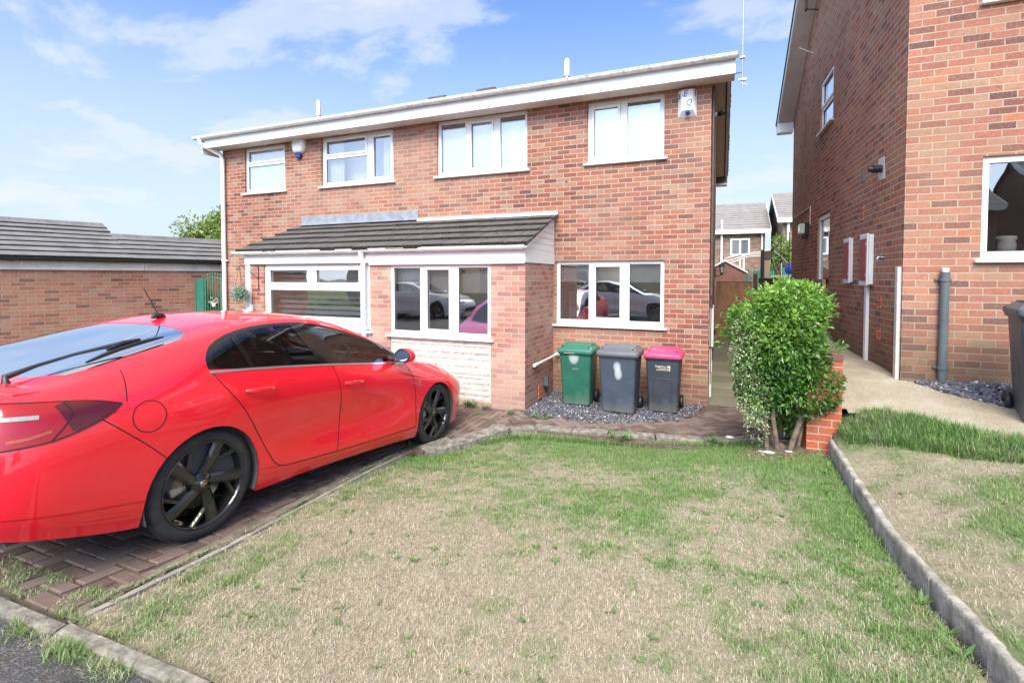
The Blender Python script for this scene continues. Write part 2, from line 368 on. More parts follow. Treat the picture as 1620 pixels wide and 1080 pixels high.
def ground_mats():
    m, nt, out = nodes('asphalt'); co = objco(nt)
    n1 = noise(nt, 3, co, 5, .7); v = N(nt, 'ShaderNodeTexVoronoi'); v.inputs['Scale'].default_value = 110; L(nt, co, v.inputs[0])
    c = ramp(nt, [(.3, (.045, .045, .047)), (.7, (.085, .083, .082))], n1.outputs[0]).outputs[0]
    c = mixc(nt, c, (.26, .26, .27), math_(nt, 'MULTIPLY', ramp(nt, [(.66, 0.), (.9, 1.)], v.outputs['Color']).outputs[0], .55))
    n3 = noise(nt, 5, co, 6, .75, 1.5); c = mixc(nt, c, (.13, .10, .06), math_(nt, 'MULTIPLY', ramp(nt, [(.52, 0.), (.66, 1.)], n3.outputs[0]).outputs[0], .5))
    n4 = noise(nt, 1.6, co, 8, .8, 3); c = mixc(nt, c, (.30, .30, .31), math_(nt, 'MULTIPLY', ramp(nt, [(.62, 0.), (.66, 1.)], n4.outputs[0]).outputs[0], .4))
    pbsdf(nt, out, c, .85, v.outputs['Distance'], .9, .006, spec=.3)
    m, nt, out = nodes('paver'); co = objco(nt); a = N(nt, 'ShaderNodeAttribute'); a.attribute_name = 'lv'
    c = ramp(nt, [(0., (.12, .082, .066)), (.5, (.175, .118, .095)), (1., (.215, .165, .14))], a.outputs['Fac']).outputs[0]
    n1 = noise(nt, 30, co, 6, .75); c = mixc(nt, c, (.30, .27, .25), math_(nt, 'MULTIPLY', ramp(nt, [(.52, 0.), (.72, 1.)], n1.outputs[0]).outputs[0], .35))
    n2 = noise(nt, 2.5, co, 5, .7); c = mixc(nt, c, (.085, .08, .055), math_(nt, 'MULTIPLY', ramp(nt, [(.48, 0.), (.7, 1.)], n2.outputs[0]).outputs[0], .5))
    pbsdf(nt, out, c, .85, noise(nt, 120, co, 4, .7).outputs[0], .5, .004, spec=.3)
    m, nt, out = nodes('rough_path'); co = objco(nt)
    n1 = noise(nt, 1.3, co, 6, .7); v = N(nt, 'ShaderNodeTexVoronoi'); v.inputs['Scale'].default_value = 70; L(nt, co, v.inputs[0])
    w = N(nt, 'ShaderNodeTexWave'); w.bands_direction = 'Y'; w.inputs['Scale'].default_value = 7; w.inputs['Distortion'].default_value = 2.5; w.inputs['Detail'].default_value = 3; L(nt, co, w.inputs[0])
    c = ramp(nt, [(.3, (.31, .26, .19)), (.7, (.42, .37, .30))], n1.outputs[0]).outputs[0]
    c = mixc(nt, c, (.52, .46, .39), math_(nt, 'MULTIPLY', ramp(nt, [(.5, 0.), (1., 1.)], v.outputs['Color']).outputs[0], .5))
    n3 = noise(nt, .9, co, 5, .7); c = mixc(nt, c, (.20, .17, .09), math_(nt, 'MULTIPLY', ramp(nt, [(.45, 0.), (.65, 1.)], n3.outputs[0]).outputs[0], .6))
    hh = math_(nt, 'ADD', v.outputs['Distance'], math_(nt, 'MULTIPLY', w.outputs[1], .6))
    pbsdf(nt, out, c, .92, hh, .7, .008, spec=.2)
    m, nt, out = nodes('slate'); a = N(nt, 'ShaderNodeAttribute'); a.attribute_name = 'lv'
    c = ramp(nt, [(0., (.055, .055, .065)), (.6, (.125, .122, .14)), (.93, (.28, .27, .31)), (1., (.6, .6, .62))], a.outputs['Fac']).outputs[0]
    pbsdf(nt, out, c, .6, spec=.4)
    m, nt, out = nodes('far_ground'); co = objco(nt)
    c = ramp(nt, [(.35, (.10, .14, .04)), (.65, (.20, .18, .09))], noise(nt, .6, co, 8, .7).outputs[0]).outputs[0]
    pbsdf(nt, out, c, .95, spec=.1)
ground_mats()
# ------------------------------------------------------------------ the semi-detached house
def panel(b, a0, a1, z0, z1, ops, fn, th=.11, m=0, mr=None, uvo=(0, 0)):
    """wall rectangle in (a,z) with openings (a0,a1,z0,z1); fn(a,d,z)->xyz, d = depth into the wall"""
    mr = m if mr is None else mr
    xs = sorted({a0, a1, *[o[0] for o in ops], *[o[1] for o in ops]}); zs = sorted({z0, z1, *[o[2] for o in ops], *[o[3] for o in ops]})
    xs = [x for x in xs if a0 <= x <= a1]; zs = [z for z in zs if z0 <= z <= z1]
    for i in range(len(xs)-1):
        for j in range(len(zs)-1):
            cx, cz = (xs[i]+xs[i+1])/2, (zs[j]+zs[j+1])/2
            if any(o[0] < cx < o[1] and o[2] < cz < o[3] for o in ops): continue
            q = [(xs[i], zs[j]), (xs[i+1], zs[j]), (xs[i+1], zs[j+1]), (xs[i], zs[j+1])]
            b.face([fn(x, 0, z) for x, z in q], m, uv=[(x+uvo[0], z+uvo[1]) for x, z in q])
    for (oa, ob, oc, od) in ops:
        for q in ([(oa, 0, oc), (oa, th, oc), (oa, th, od), (oa, 0, od)], [(ob, 0, od), (ob, th, od), (ob, th, oc), (ob, 0, oc)],
                  [(oa, 0, od), (oa, th, od), (ob, th, od), (ob, 0, od)], [(oa, 0, oc), (ob, 0, oc), (ob, th, oc), (oa, th, oc)]):
            b.face([fn(*p) for p in q], mr, uv=[(p[0]+p[1]+uvo[0], p[2]+uvo[1]) for p in q])

def rings(b, T, x0, x1, z0, z1, w, y0, y1, m=0):
    """rectangular frame of bar width w between depths y0..y1"""
    b.box(x0, x1, y0, y1, z0, z0+w, m, T); b.box(x0, x1, y0, y1, z1-w, z1, m, T)
    b.box(x0, x0+w, y0, y1, z0+w, z1-w, m, T); b.box(x1-w, x1, y0, y1, z0+w, z1-w, m, T)

def window(parent, x0, x1, z0, z1, cells, rec=.05, T=None, sill=True, sillw=.1, glass='glass', blind=None, room=None, fw=.05, mats='pvc', sill_z=None, name='window'):
    """cells: (x0,x1,z0,z1,opens). local frame: x along wall, y into wall (T maps to the parent's space)"""
    T = T or Matrix.Identity(4)
    b = MB(); rings(b, T, x0, x1, z0, z1, fw, rec, rec+.06)
    for (a, c, d, e, op) in cells:            # bars between the lights
        pass
    xs = sorted({c[0] for c in cells} | {c[1] for c in cells}); zs = sorted({c[2] for c in cells} | {c[3] for c in cells})
    cov = [(c[0]-(.045 if c[4] else 0), c[1]+(.045 if c[4] else 0), c[2]-(.045 if c[4] else 0), c[3]+(.045 if c[4] else 0)) for c in cells]
    xs = sorted({x0+fw, x1-fw, *[c[0] for c in cov], *[c[1] for c in cov]}); zs = sorted({z0+fw, z1-fw, *[c[2] for c in cov], *[c[3] for c in cov]})
    xs = [x for x in xs if x0+fw-1e-6 <= x <= x1-fw+1e-6]; zs = [z for z in zs if z0+fw-1e-6 <= z <= z1-fw+1e-6]
    for i in range(len(xs)-1):
        for j in range(len(zs)-1):
            cx, cz = (xs[i]+xs[i+1])/2, (zs[j]+zs[j+1])/2
            if any(c[0] < cx < c[1] and c[2] < cz < c[3] for c in cov): continue
            b.box(xs[i], xs[i+1], rec+.002, rec+.058, zs[j], zs[j+1], 0, T)
    fr = b.build(name, mats, parent, bevel=.004)
    for (a, c, d, e, op) in cells:
        if op:
            s = MB(); rings(s, T, a-.043, c+.043, d-.043, e+.043, .043, rec-.012, rec+.05); s.build('sash', mats, fr, bevel=.004)
        s = MB(); rings(s, T, a-.004, c+.004, d-.004, e+.004, .007, rec+.018, rec+.03); s.build('gasket', 'black_plastic', fr)
        g = MB(); y = rec+.028
        g.face([T @ Vector(p) for p in ((a, y, d), (c, y, d), (c, y, e), (a, y, e))]); g.build('pane', glass, fr)
    if sill:
        s = MB(); sz = sill_z if sill_z is not None else z0
        s.box(x0-.055, x1+.055, -.055, rec+.02, sz-.038, sz-.002, 0, T); s.build('sill', 'pvc', fr, bevel=.005)
    if blind:
        for (a, c, d, e, mm, yy) in blind:
            s = MB(); n = 14
            for i in range(n):
                u0, u1 = a+(c-a)*i/n, a+(c-a)*(i+1)/n; w0, w1 = (.0, .0) if mm != 'curtain' else (.018*math.sin(i*2.2), .018*math.sin((i+1)*2.2))
                s.face([T @ Vector(p) for p in ((u0, yy+w0, d), (u1, yy+w1, d), (u1, yy+w1, e), (u0, yy+w0, e))], 0, smooth=True)
            s.build('curtain' if mm == 'curtain' else 'blind', mm, fr)
    return fr

house = empty('house', (0, 0, 0), label='pair of red brick semi-detached houses with white fascia and a lean-to roof across the front', cat='house')
HX0, HX1, HZ1, HD = -10.22, 0.0, 4.715, 8.0
W1 = (-9.545, -8.355, 3.72, 4.70); W2 = (-7.37, -5.61, 3.72, 4.70); W3 = (-4.65, -2.89, 3.72, 4.712); W4 = (-1.856, -.662, 3.72, 4.69); K = (-2.375, -.64, 1.13, 2.165)
def wall_main(b):
    panel(b, HX0, HX1, -.3, 4.9, [W1, W2, W3, W4, K, (-7.7, -2.7, -.2, 2.25)], lambda a, d, z: (a, d, z))
    b.face([(0, 0, -.3), (0, HD, -.3), (0, HD, 4.9), (0, 0, 4.9)]); b.face([(HX0, HD, -.3), (HX0, 0, -.3), (HX0, 0, 4.9), (HX0, HD, 4.9)])
    for x in (0, HX0):
        b.face([(x, 0, 4.9), (x, HD, 4.9), (x, HD/2, 6.45)])
    b.face([(HX1, HD, -.3), (HX0, HD, -.3), (HX0, HD, 4.9), (HX1, HD, 4.9)])
part('wall', 'brick_house', house, wall_main)
# rooms behind the openings
def rooms(b):
    for (x0, x1, z0, z1, dp) in ((-10.1, -5.15, 2.5, 4.9, 1.6), (-5.05, -.1, 2.5, 4.9, 1.6), (-2.65, -.1, -.1, 2.4, 1.5)):
        y0 = .115
        b.face([(x0, dp, z0), (x1, dp, z0), (x1, dp, z1), (x0, dp, z1)]); b.face([(x0, y0, z0), (x1, y0, z0), (x1, dp, z0), (x0, dp, z0)], 1)
        b.face([(x0, y0, z1), (x0, dp, z1), (x1, dp, z1), (x1, y0, z1)]); b.face([(x0, y0, z0), (x0, dp, z0), (x0, dp, z1), (x0, y0, z1)])
        b.face([(x1, y0, z0), (x1, y0, z1), (x1, dp, z1), (x1, dp, z0)])
    for (x0, x1) in ((-7.72, -5.1), (-5.0, -2.7)):
        z0, z1, y0, dp = -.1, 2.09, -1.17, .5
        b.face([(x0, dp, z0), (x1, dp, z0), (x1, dp, z1), (x0, dp, z1)]); b.face([(x0, y0, z0), (x1, y0, z0), (x1, dp, z0), (x0, dp, z0)], 1)
        b.face([(x0, y0, z1), (x0, dp, z1), (x1, dp, z1), (x1, y0, z1)]); b.face([(x0, y0, z0), (x0, dp, z0), (x0, dp, z1), (x0, y0, z1)])
        b.face([(x1, y0, z0), (x1, y0, z1), (x1, dp, z1), (x1, dp, z0)])
part('interior', ['interior_wall', 'interior_dark'], house, rooms)
BW = [0]
def bw(x0, x1, z0, z1, m='blind_white', y=.14): return (x0, x1, z0, z1, m, y)
window(house, *W1, [(-9.465, -8.445, 4.405, 4.62, 1), (-9.485, -8.425, 3.80, 4.30, 0)], glass='glass_bright', blind=[bw(-9.5, -8.4, 3.73, 4.69, y=.1)])
window(house, *W2, [(-7.27, -6.30, 4.37, 4.62, 1), (-7.29, -6.27, 3.80, 4.27, 0), (-6.10, -5.70, 3.83, 4.60, 1)], glass='glass_bright', blind=[bw(-7.35, -6.95, 3.73, 4.69, 'curtain', .2), bw(-5.98, -5.63, 3.73, 4.69, 'curtain', .2), bw(-7.3, -5.63, 3.73, 4.69, 'blind_white', .42)])
window(house, *W3, [(-4.59, -4.10, 3.79, 4.65, 0), (-3.97, -3.575, 3.83, 4.61, 1), (-3.41, -2.95, 3.79, 4.65, 0)], glass='glass_bright', blind=[bw(-4.62, -4.05, 3.73, 4.57), bw(-4.0, -3.5, 3.73, 4.66), bw(-3.45, -2.92, 3.73, 4.57)])
window(house, *W4, [(-1.755, -1.375, 3.83, 4.58, 1), (-1.225, -.73, 3.79, 4.62, 0)], glass='glass_bright', blind=[bw(-1.83, -1.3, 3.73, 4.66), bw(-1.25, -.69, 3.73, 4.54)])
kf = window(house, *K, [(-2.315, -1.83, 1.205, 2.105, 0), (-1.715, -1.325, 1.25, 2.065, 1), (-1.175, -.70, 1.205, 2.105, 0)], blind=[bw(-2.35, -1.78, 1.82, 2.14, 'blind_grey', .16), bw(-1.76, -1.27, 1.82, 2.14, 'blind_grey', .16), bw(-1.23, -.67, 1.82, 2.14, 'blind_grey', .16)])
for i in range(11):   # the eyelets along the hem of the blind
    x = -2.27 + i*.152
    t = MB(); t.lathe([(.006, -.003), (.013, -.003), (.013, .003), (.006, .003)], n=10, T=Matrix.Translation((x, .152, 1.885)), axis='y'); t.build('eyelet', 'chrome', kf)
part('worktop', 'lead', house, lambda b: b.box(-2.6, -.15, .35, .95, .9, .94))
part('cupboard', 'blind_white', house, lambda b: b.box(-2.5, -2.18, 1.2, 1.45, .95, 2.1))

# bay with its lean-to roof
YB = -1.285; BX0, BX1 = -7.93, -2.415
def bay(b):
    panel(b, BX0, BX1, -.3, 2.12, [(-7.50, -5.13, -.3, 2.12), (-4.74, -2.955, .05, 2.09)], lambda a, d, z: (a, YB+d, z), uvo=(.04, .03))
    b.face([(BX1, YB, -.3), (BX1, 0, -.3), (BX1, 0, 2.12), (BX1, YB, 2.12)], uv=[(0.1, -.27), (1.385, -.27), (1.385, 2.15), (.1, 2.15)])
    b.face([(BX0, 0, -.3), (BX0, YB, -.3), (BX0, YB, 2.12), (BX0, 0, 2.12)])
part('bay_wall', 'brick_bay', house, bay)
TB = Matrix.Translation((0, YB, 0))
lw = window(house, -7.50, -5.135, 1.02, 2.125, [(-7.37, -6.49, 1.80, 2.015, 1), (-6.29, -5.38, 1.80, 2.015, 1), (-7.375, -5.355, 1.215, 1.665, 0)], T=TB, rec=.03, fw=.075, sill=True,
       blind=[(-7.47, -5.2, 1.05+.093*i, 1.05+.093*i+.058, 'blind_grey', .30+.0*i) for i in range(12)])
part('apron_panel', 'pvc', house, lambda b: b.box(-7.498, -5.137, YB+.035, YB+.10, -.2, .98))
bf = window(house, -4.74, -2.955, .99, 2.09, [(-4.675, -4.185, 1.055, 2.05, 0), (-4.055, -3.665, 1.095, 2.01, 1), (-3.505, -3.015, 1.055, 2.05, 0)], T=TB, rec=.02,
       blind=[(-4.7, -4.15, 1.66, 2.08, 'blind_grey', .16), (-4.1, -3.62, 1.66, 2.08, 'blind_grey', .16), (-3.54, -2.98, 1.66, 2.08, 'blind_grey', .16)])
for i in range(11):
    x = -4.62 + i*.152
    t = MB(); t.lathe([(.006, -.003), (.013, -.003), (.013, .003), (.006, .003)], n=10, T=Matrix.Translation((x, YB+.15, 1.75)), axis='y'); t.build('eyelet', 'chrome', bf)
def stones(b):
    rr = random.Random(3); z = .052
    while z < .945:
        h = rr.choice([.055, .07, .085, .085, .11]);
        if z+h > .93: h = .953-z
        x = -4.738
        while x < -2.957:
            w = rr.uniform(.14, .5); w = min(w, -2.957-x)
            if -2.957-(x+w) < .08: w = -2.957-x
            p = rr.uniform(.0, .010); nx, nz = max(2, int(w/.035)), max(2, int(h/.03))
            g = 0.003
            vs = []; sd = rr.random()*50
            for j in range(nz+1):
                for i in range(nx+1):
                    u, v = i/nx, j/nz; e = min(u*w, (1-u)*w, v*h, (1-v)*h)
                    q = min(1, e/.012)
                    d = (p + .009*mnoise.noise(Vector((x+u*w, z+v*h, sd))*22) + .005*mnoise.noise(Vector((x+u*w, z+v*h, sd))*60))*q + .006*q
                    vs.append((x+g+u*(w-2*g), YB+.012-d, z+g+v*(h-2*g)))
            fs = [(j*(nx+1)+i, j*(nx+1)+i+1, (j+1)*(nx+1)+i+1, (j+1)*(nx+1)+i) for j in range(nz) for i in range(nx)]
            b.mesh(vs, fs, 0); x += w
        z += h
    b.box(-4.74, -2.955, YB+.014, YB+.09, .05, .95, 1)
part('stone_cladding', ['stone_white', 'concrete'], house, stones)
part('plinth', 'brick_bay', house, lambda b: b.box(-4.742, -2.953, YB-.004, YB+.08, -.3, .048))
# lean-to roof
RY0, RZ0, RY1, RZ1 = -1.45, 2.352, -.004, 2.935
def tiles(b, x0, x1, y0, z0, y1, z1, rows, tw=.3, th=.022, gap=.006, seed=1, stag=True, lf=.020, over=.05):
    rr = random.Random(seed); d = Vector((0, y1-y0, z1-z0)); Ln = d.length; d.normalize(); nrm = Vector((0, -d.z, d.y))
    g = Ln/rows
    for r in range(rows):
        o = Vector((0, y0, z0)) + d*(r*g); off = (tw/2 if (r % 2 and stag) else 0)
        x = x0 - off
        while x < x1:
            a, c = max(x, x0), min(x+tw-gap, x1); x += tw
            if c-a < .03: continue
            j = rr.uniform(-.004, .004); lift = lf+rr.uniform(-.003, .003); js = rr.uniform(-.005, .005)
            p0 = o + d*js + nrm*(lift+j); p1 = o + d*(g+over) + nrm*.002
            v = []
            for xx in (a, c):
                v += [Vector((xx, 0, 0))+p0, Vector((xx, 0, 0))+p1, Vector((xx, 0, 0))+p1-nrm*.008, Vector((xx, 0, 0))+p0-nrm*th]
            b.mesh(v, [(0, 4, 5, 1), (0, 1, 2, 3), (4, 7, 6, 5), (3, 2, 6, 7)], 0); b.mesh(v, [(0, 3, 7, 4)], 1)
    e = d*(rows*g)
    b.face([(x0, y0+.02, z0-.012), (x1, y0+.02, z0-.012), (x1, y0+e.y, z0+e.z-.012), (x0, y0+e.y, z0+e.z-.012)], 0)
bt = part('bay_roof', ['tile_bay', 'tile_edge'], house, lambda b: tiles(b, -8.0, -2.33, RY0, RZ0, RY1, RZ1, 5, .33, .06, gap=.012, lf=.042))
def moss(b):
    rr = random.Random(11)
    for i in range(150):
        r = rr.choice([0, 0, 1, 1, 2, 2, 3, 4]); t = r/5 + rr.uniform(-.005, .012); x = -2.4 - abs(rr.gauss(0, 1.7)); s = rr.uniform(.008, .024)
        if x < -7.9: continue
        if rr.random() < .25: t += rr.random()*.12
        y = RY0+(RY1-RY0)*t; z = RZ0+(RZ1-RZ0)*t+.028
        for k in range(5):
            c = Vector((x+rr.gauss(0, s), y+rr.gauss(0, s*.5), z)); q = s*rr.uniform(.4, .9)
            b.mesh([c+Vector((q, 0, 0)), c+Vector((0, q, 0)), c+Vector((-q, 0, 0)), c+Vector((0, -q, 0)), c+Vector((0, 0, q*.8))], [(0, 1, 4), (1, 2, 4), (2, 3, 4), (3, 0, 4)], 0, True)
flat('moss', (.16, .12, .03), .95, .5, 30); part('moss', 'moss', house, moss, kind='stuff')
def bayfascia(b):
    b.box(-5.12, BX1+.004, YB-.045, YB-.02, 2.092, 2.335); b.box(-7.93, -5.12, YB-.045, YB-.02, 2.128, 2.335)
    b.box(-7.93, BX1, YB-.021, YB+.05, 2.12, 2.335)
part('bay_fascia', 'pvc', house, bayfascia, bevel=.003)
def cheek(b):
    x = BX1+.012
    b.box(BX1-.02, x+.004, YB-.04, -.003, 2.11, 2.305)                      # bottom board
    n = 6; zz = [2.312 + i*.1 for i in range(n+1)]
    for i in range(n):
        z0, z1 = zz[i], zz[i+1]-.006
        ya = lambda z: RY0+.14 + (z-RZ0+.02)/(RZ1-RZ0)*(RY1-RY0-.10)
        if z0 > 2.85: break
        z1 = min(z1, 2.9)
        b.prism([(x, max(ya(z0), YB-.03), z0), (x, -.003, z0), (x, -.003, z1), (x, max(ya(z1), YB-.03), z1)], (-.03, 0, 0))
    b.box(BX1-.02, x-.008, YB, -.003, 2.3, 2.34)
part('gable_cheek', 'pvc', house, cheek)
part('verge_trim', 'pvc', house, lambda b: b.prism([(-2.335, RY0+.02, RZ0-.035), (-2.335, RY1, RZ1-.02), (-2.335, RY1, RZ1+.004), (-2.335, RY0+.02, RZ0-.01)], (-.07, 0, 0)))
def halfgutter(b, x0, x1, y, z, r, m=0, n=10, brk=None, brm=None, sag=0):
    pr = [(y+r*math.cos(PI+PI*k/n), z+r*math.sin(PI+PI*k/n)) for k in range(n+1)] + [(y+(r-.006)*math.cos(2*PI-PI*k/n), z+(r-.006)*math.sin(2*PI-PI*k/n)) for k in range(n+1)]
    b.prism([(x0, a, c) for a, c in pr], (x1-x0, 0, 0), m)
    for x in (x0, x1-.008): b.prism([(x, a, c) for a, c in pr[:n+1]], (.008, 0, 0), m)
    b.tube([(x0, y-r, z), (x1, y-r, z)], .006, m, 6)
    for x in (brk or []):
        pr2 = [(y+(r+.007)*math.cos(PI+PI*k/n), z+(r+.007)*math.sin(PI+PI*k/n)) for k in range(n+1)]
        b.prism([(x, a, c) for a, c in pr2], (.045, 0, 0), m if brm is None else brm); b.box(x+.005, x+.04, y, y+r+.03, z-.045, z-.01, m)
part('bay_gutter', 'pvc', house, lambda b: halfgutter(b, -8.13, -2.365, YB-.105, 2.345, .056, brk=[-7.2, -6.4, -5.45, -5.0, -4.1, -3.2, -2.45]))
def dp(b, x, y, z0, z1, r=.036):
    b.tube([(x, y, z0), (x, y, z1)], r, n=16)
    for z in (z0+.25, (z0+z1)/2): b.tube([(x, y, z-.02), (x, y, z+.02)], r+.008, n=16); b.box(x-r-.035, x+r+.035, y+r*.3, y+r+.02, z-.012, z+.012)
def baydp(b):
    x, y = -5.22, YB-.055
    b.tube([(x, YB-.105, 2.32), (x, YB-.105, 2.25)], .045, n=16); b.tube([(x, YB-.105, 2.26), (x, YB-.09, 2.2), (x, y, 2.1)], .038, n=16); dp(b, x, y, .0, 2.12, .04)
part('bay_downpipe', 'pvc', house, baydp)
part('corner_post', 'pvc', house, lambda b: (b.box(-7.925, -7.81, YB-.03, YB+.02, 1.30, 2.13), b.box(-7.98, -7.77, YB-.06, YB+.02, 1.245, 1.30), b.box(-7.83, -7.77, YB-.045, YB, 1.3, 1.39)), bevel=.004)
part('lead_flashing', 'lead', house, lambda b: (b.box(-7.91, -5.055, -.014, .0, 2.955, 3.135), b.box(-7.91, -5.055, -.1, -.0, 2.945, 2.960)), bevel=.003)
part('top_trim', 'pvc', house, lambda b: b.box(-5.05, -2.335, -.06, .0, 2.925, 2.975))

# eaves, main gutter, roof
EY = -.30
part('soffit', 'soffit', house, lambda b: b.box(-10.46, .305, EY, -.002, 4.716, 4.73))
part('fascia', 'pvc', house, lambda b: (b.box(-10.475, .31, EY-.022, EY, 4.705, 4.945), b.box(-10.476, -10.455, EY, .1, 4.60, 4.885)), bevel=.003)
part('gutter', ['pvc', 'pvc_dirty'], house, lambda b: (halfgutter(b, -10.60, -5.12, EY-.080, 4.942, .056, 0, brk=[-10.35, -9.6, -8.8, -7.9, -7.1, -6.3, -5.5]), halfgutter(b, -5.14, .345, EY-.080, 4.946, .056, 1, brk=[-5.16, -4.4, -3.6, -2.75, -1.95, -1.2, -.45, .1])))
RP = .385; ridgeY = HD/2; ez = 4.925
def mroof(b):
    nr = 14
    tiles(b, -10.5, .33, EY-.05, ez, ridgeY, ez+RP*(ridgeY-EY+.05), nr, .33, .028, seed=5, over=.03)
    b.face([(-10.5, ridgeY, ez+RP*(ridgeY-EY+.05)), (.33, ridgeY, ez+RP*(ridgeY-EY+.05)), (.33, HD+.3, ez), (-10.5, HD+.3, ez)])
    for (x, dz) in ((-4.9, .05), (-3.9, .055)):
        b.box(x, x+.36, .1, .4, 5.12+dz, 5.165+dz)
    rr = random.Random(4)
    for k in range(26):     # tile ends along the verge
        t = k/26; y = ridgeY+(HD+.3-ridgeY)*t; z = ez+RP*(ridgeY-EY+.05)*(1-t)
        b.box(.311, .322+rr.uniform(0, .022), y, y+.14, z-.02, z+.02)
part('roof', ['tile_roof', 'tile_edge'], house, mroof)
def verge(b):
    top = ez+RP*(ridgeY-EY+.05)
    for (ya, za, yb, zb) in ((EY, ez-.02, ridgeY, top-.02), (ridgeY, top-.02, HD+.3, ez-.04)):
        b.prism([(.248, ya, za-.17), (.248, yb, zb-.17), (.248, yb, zb), (.248, ya, za)], (.062, 0, 0), 0)
        b.prism([(.0, ya, za-.15), (.0, yb, zb-.15), (.0, yb, zb-.135), (.0, ya, za-.135)], (.247, 0, 0), 1)
        b.prism([(.215, ya, za-.165), (.215, yb, zb-.165), (.215, yb, zb-.15), (.215, ya, za-.15)], (.032, 0, 0), 2)
    b.box(0.003, .30, HD-.05, HD+.32, 4.62, 4.66, 1); b.box(.0, .284, HD-.02, HD, 4.66, 4.86, 2)
part('verge', ['pvc_dirty', 'soffit_tan', 'timber_dark'], house, verge)
def ldp(b):
    x = -10.14
    b.tube([(x-.28, EY-.08, 4.93), (x-.28, EY-.08, 4.84)], .045, n=16)
    b.tube([(x-.28, EY-.08, 4.86), (x-.27, EY-.07, 4.80), (x-.02, -.10, 4.60), (x, -.075, 4.5)], .044, n=16); dp(b, x, -.07, 0, 4.52, .044)
part('downpipe', 'pvc', house, ldp)
for (x, zt) in ((-2.65, 6.12), (-8.89, 6.15)):
    part('flue_pipe', ['pvc_old', 'steel'], house, lambda b: (b.tube([(x, 1.5, 5.78), (x, 1.5, zt-.03), (x, 1.5, zt)], [.056, .05, .03], 0, 16), b.tube([(x, 1.5, 5.45), (x, 1.5, 5.80)], .044, 1, 16)))
# small fittings of the house
def vents(b):
    b.box(-5.05, -4.9, -.006, .002, 4.54, 4.60); 
part('air_vent', 'meter_door_red', house, vents)
def holes(b):
    b.lathe([(.0, -.002), (.016, -.002), (.016, .002)], n=12, T=Matrix.Translation((-2.2, 0, 3.46)), axis='y')
part('cable_hole', 'black_plastic', house, holes)
def wastepipe(b):
    b.tube([(-2.40, -.98, .60), (-2.375, -.98, .605), (-2.36, -.9, .605), (-2.34, -.45, .62), (-2.33, -.10, .635), (-2.30, -.06, .635), (-2.12, -.06, .635)], .021, 0, 10)
    b.tube([(-2.375, -1.02, .60), (-2.36, -.93, .605)], .028, 0, 10); b.tube([(-2.33, -.13, .635), (-2.33, -.07, .635)], .028, 0, 10)
    b.tube([(-2.27, -.05, .62), (-2.12, -.17, .02)], .019, 0, 10)
part('waste_pipe', 'pvc_old', house, wastepipe)
def elbox(b):
    b.box(-2.413, -2.34, -.50, -.42, .19, .33, 0); b.box(-2.41, -2.35, -.495, -.425, .16, .19, 1)
    b.tube([(-2.38, -.46, .18), (-2.38, -.46, .08)], .014, 1, 8); b.tube([(-2.38, -.46, .1), (-2.385, -.455, -.02)], .009, 0, 8)
part('junction_box', ['grey_plastic', 'black_plastic'], house, elbox)
part('wall_hatch', 'brick_pier', house, lambda b: b.box(-2.414, -2.40, -.74, -.55, .03, .24), bevel=.003)
# gable-side fittings seen edge-on beside the corner
part('conduit', 'timber_dark', house, lambda b: (b.tube([(.03, .05, 4.7), (.03, .05, 1.62)], .02, 0, 8), b.tube([(.02, .1, 4.2), (.05, .12, 3.6), (.03, .1, 3.1), (.03, .1, .3)], .008, 0, 6)))
def text_mesh(body, size, mat, parent, M4, name='lettering', shear=0, extrude=.001, align='CENTER', bold=0):
    cu = D.curves.new('t', 'FONT'); cu.body = body; cu.size = size; cu.shear = shear; cu.extrude = extrude; cu.align_x = align; cu.offset = bold
    to = D.objects.new('t', cu); col.objects.link(to); dg = bpy.context.evaluated_depsgraph_get(); me = D.meshes.new_from_object(to.evaluated_get(dg))
    D.objects.remove(to); D.curves.remove(cu); me.transform(M4); me.materials.clear(); me.materials.append(M[mat])
    o = D.objects.new(name, me); col.objects.link(o); o.parent = parent; return o
FRONT = Matrix.Rotation(PI/2, 4, 'X')
# alarm box with the letters
al = empty('alarm_box', (-.335, 0, 4.47), label='tapered white alarm box with blue letters E Q at the top right of the house', cat='alarm')
def f(b):
    x0, x1 = -.135, .135; y = -.085
    v = [(x0, 0, -.20), (x1, 0, -.20), (x1, 0, .20), (x0, 0, .20), (x0+.06, y, -.11), (x1-.05, y, -.11), (x1-.05, y, .19), (x0+.06, y, .19)]
    b.mesh(v, [(0, 1, 5, 4), (1, 2, 6, 5), (2, 3, 7, 6), (3, 0, 4, 7), (4, 5, 6, 7), (3, 2, 1, 0)])
part('case', 'pvc', al, f, bevel=.006)
def f(b):
    b.box(-.122, -.09, -.052, -.028, .07, .082)
for i in range(3):
    z = .10+i*.028
    part('vent_slot', 'black_plastic', al, lambda b: b.box(-.122, -.09, -.052, -.028, z-.03, z-.018)); part('vent_slot', 'black_plastic', al, lambda b: b.box(.095, .122, -.055, -.025, z, z+.012))
text_mesh('E', .125, 'letter_blue', al, Matrix.Translation((-.03, -.0865, .085)) @ FRONT, shear=.25, bold=.001)
text_mesh('Q', .125, 'letter_blue', al, Matrix.Translation((.03, -.0865, -.045)) @ FRONT, shear=.25, bold=.001)
part('strobe', 'alarm_blue', al, lambda b: b.lathe([(.001, -.105), (.02, -.10), (.032, -.085), (.036, -.05)], n=20, T=Matrix.Translation((.01, 0, -.145)), axis='y'))
al2 = empty('alarm_box', (-7.93, 0, 4.565), label='rounded white alarm bell box with dark blue base between the left upstairs windows', cat='alarm')
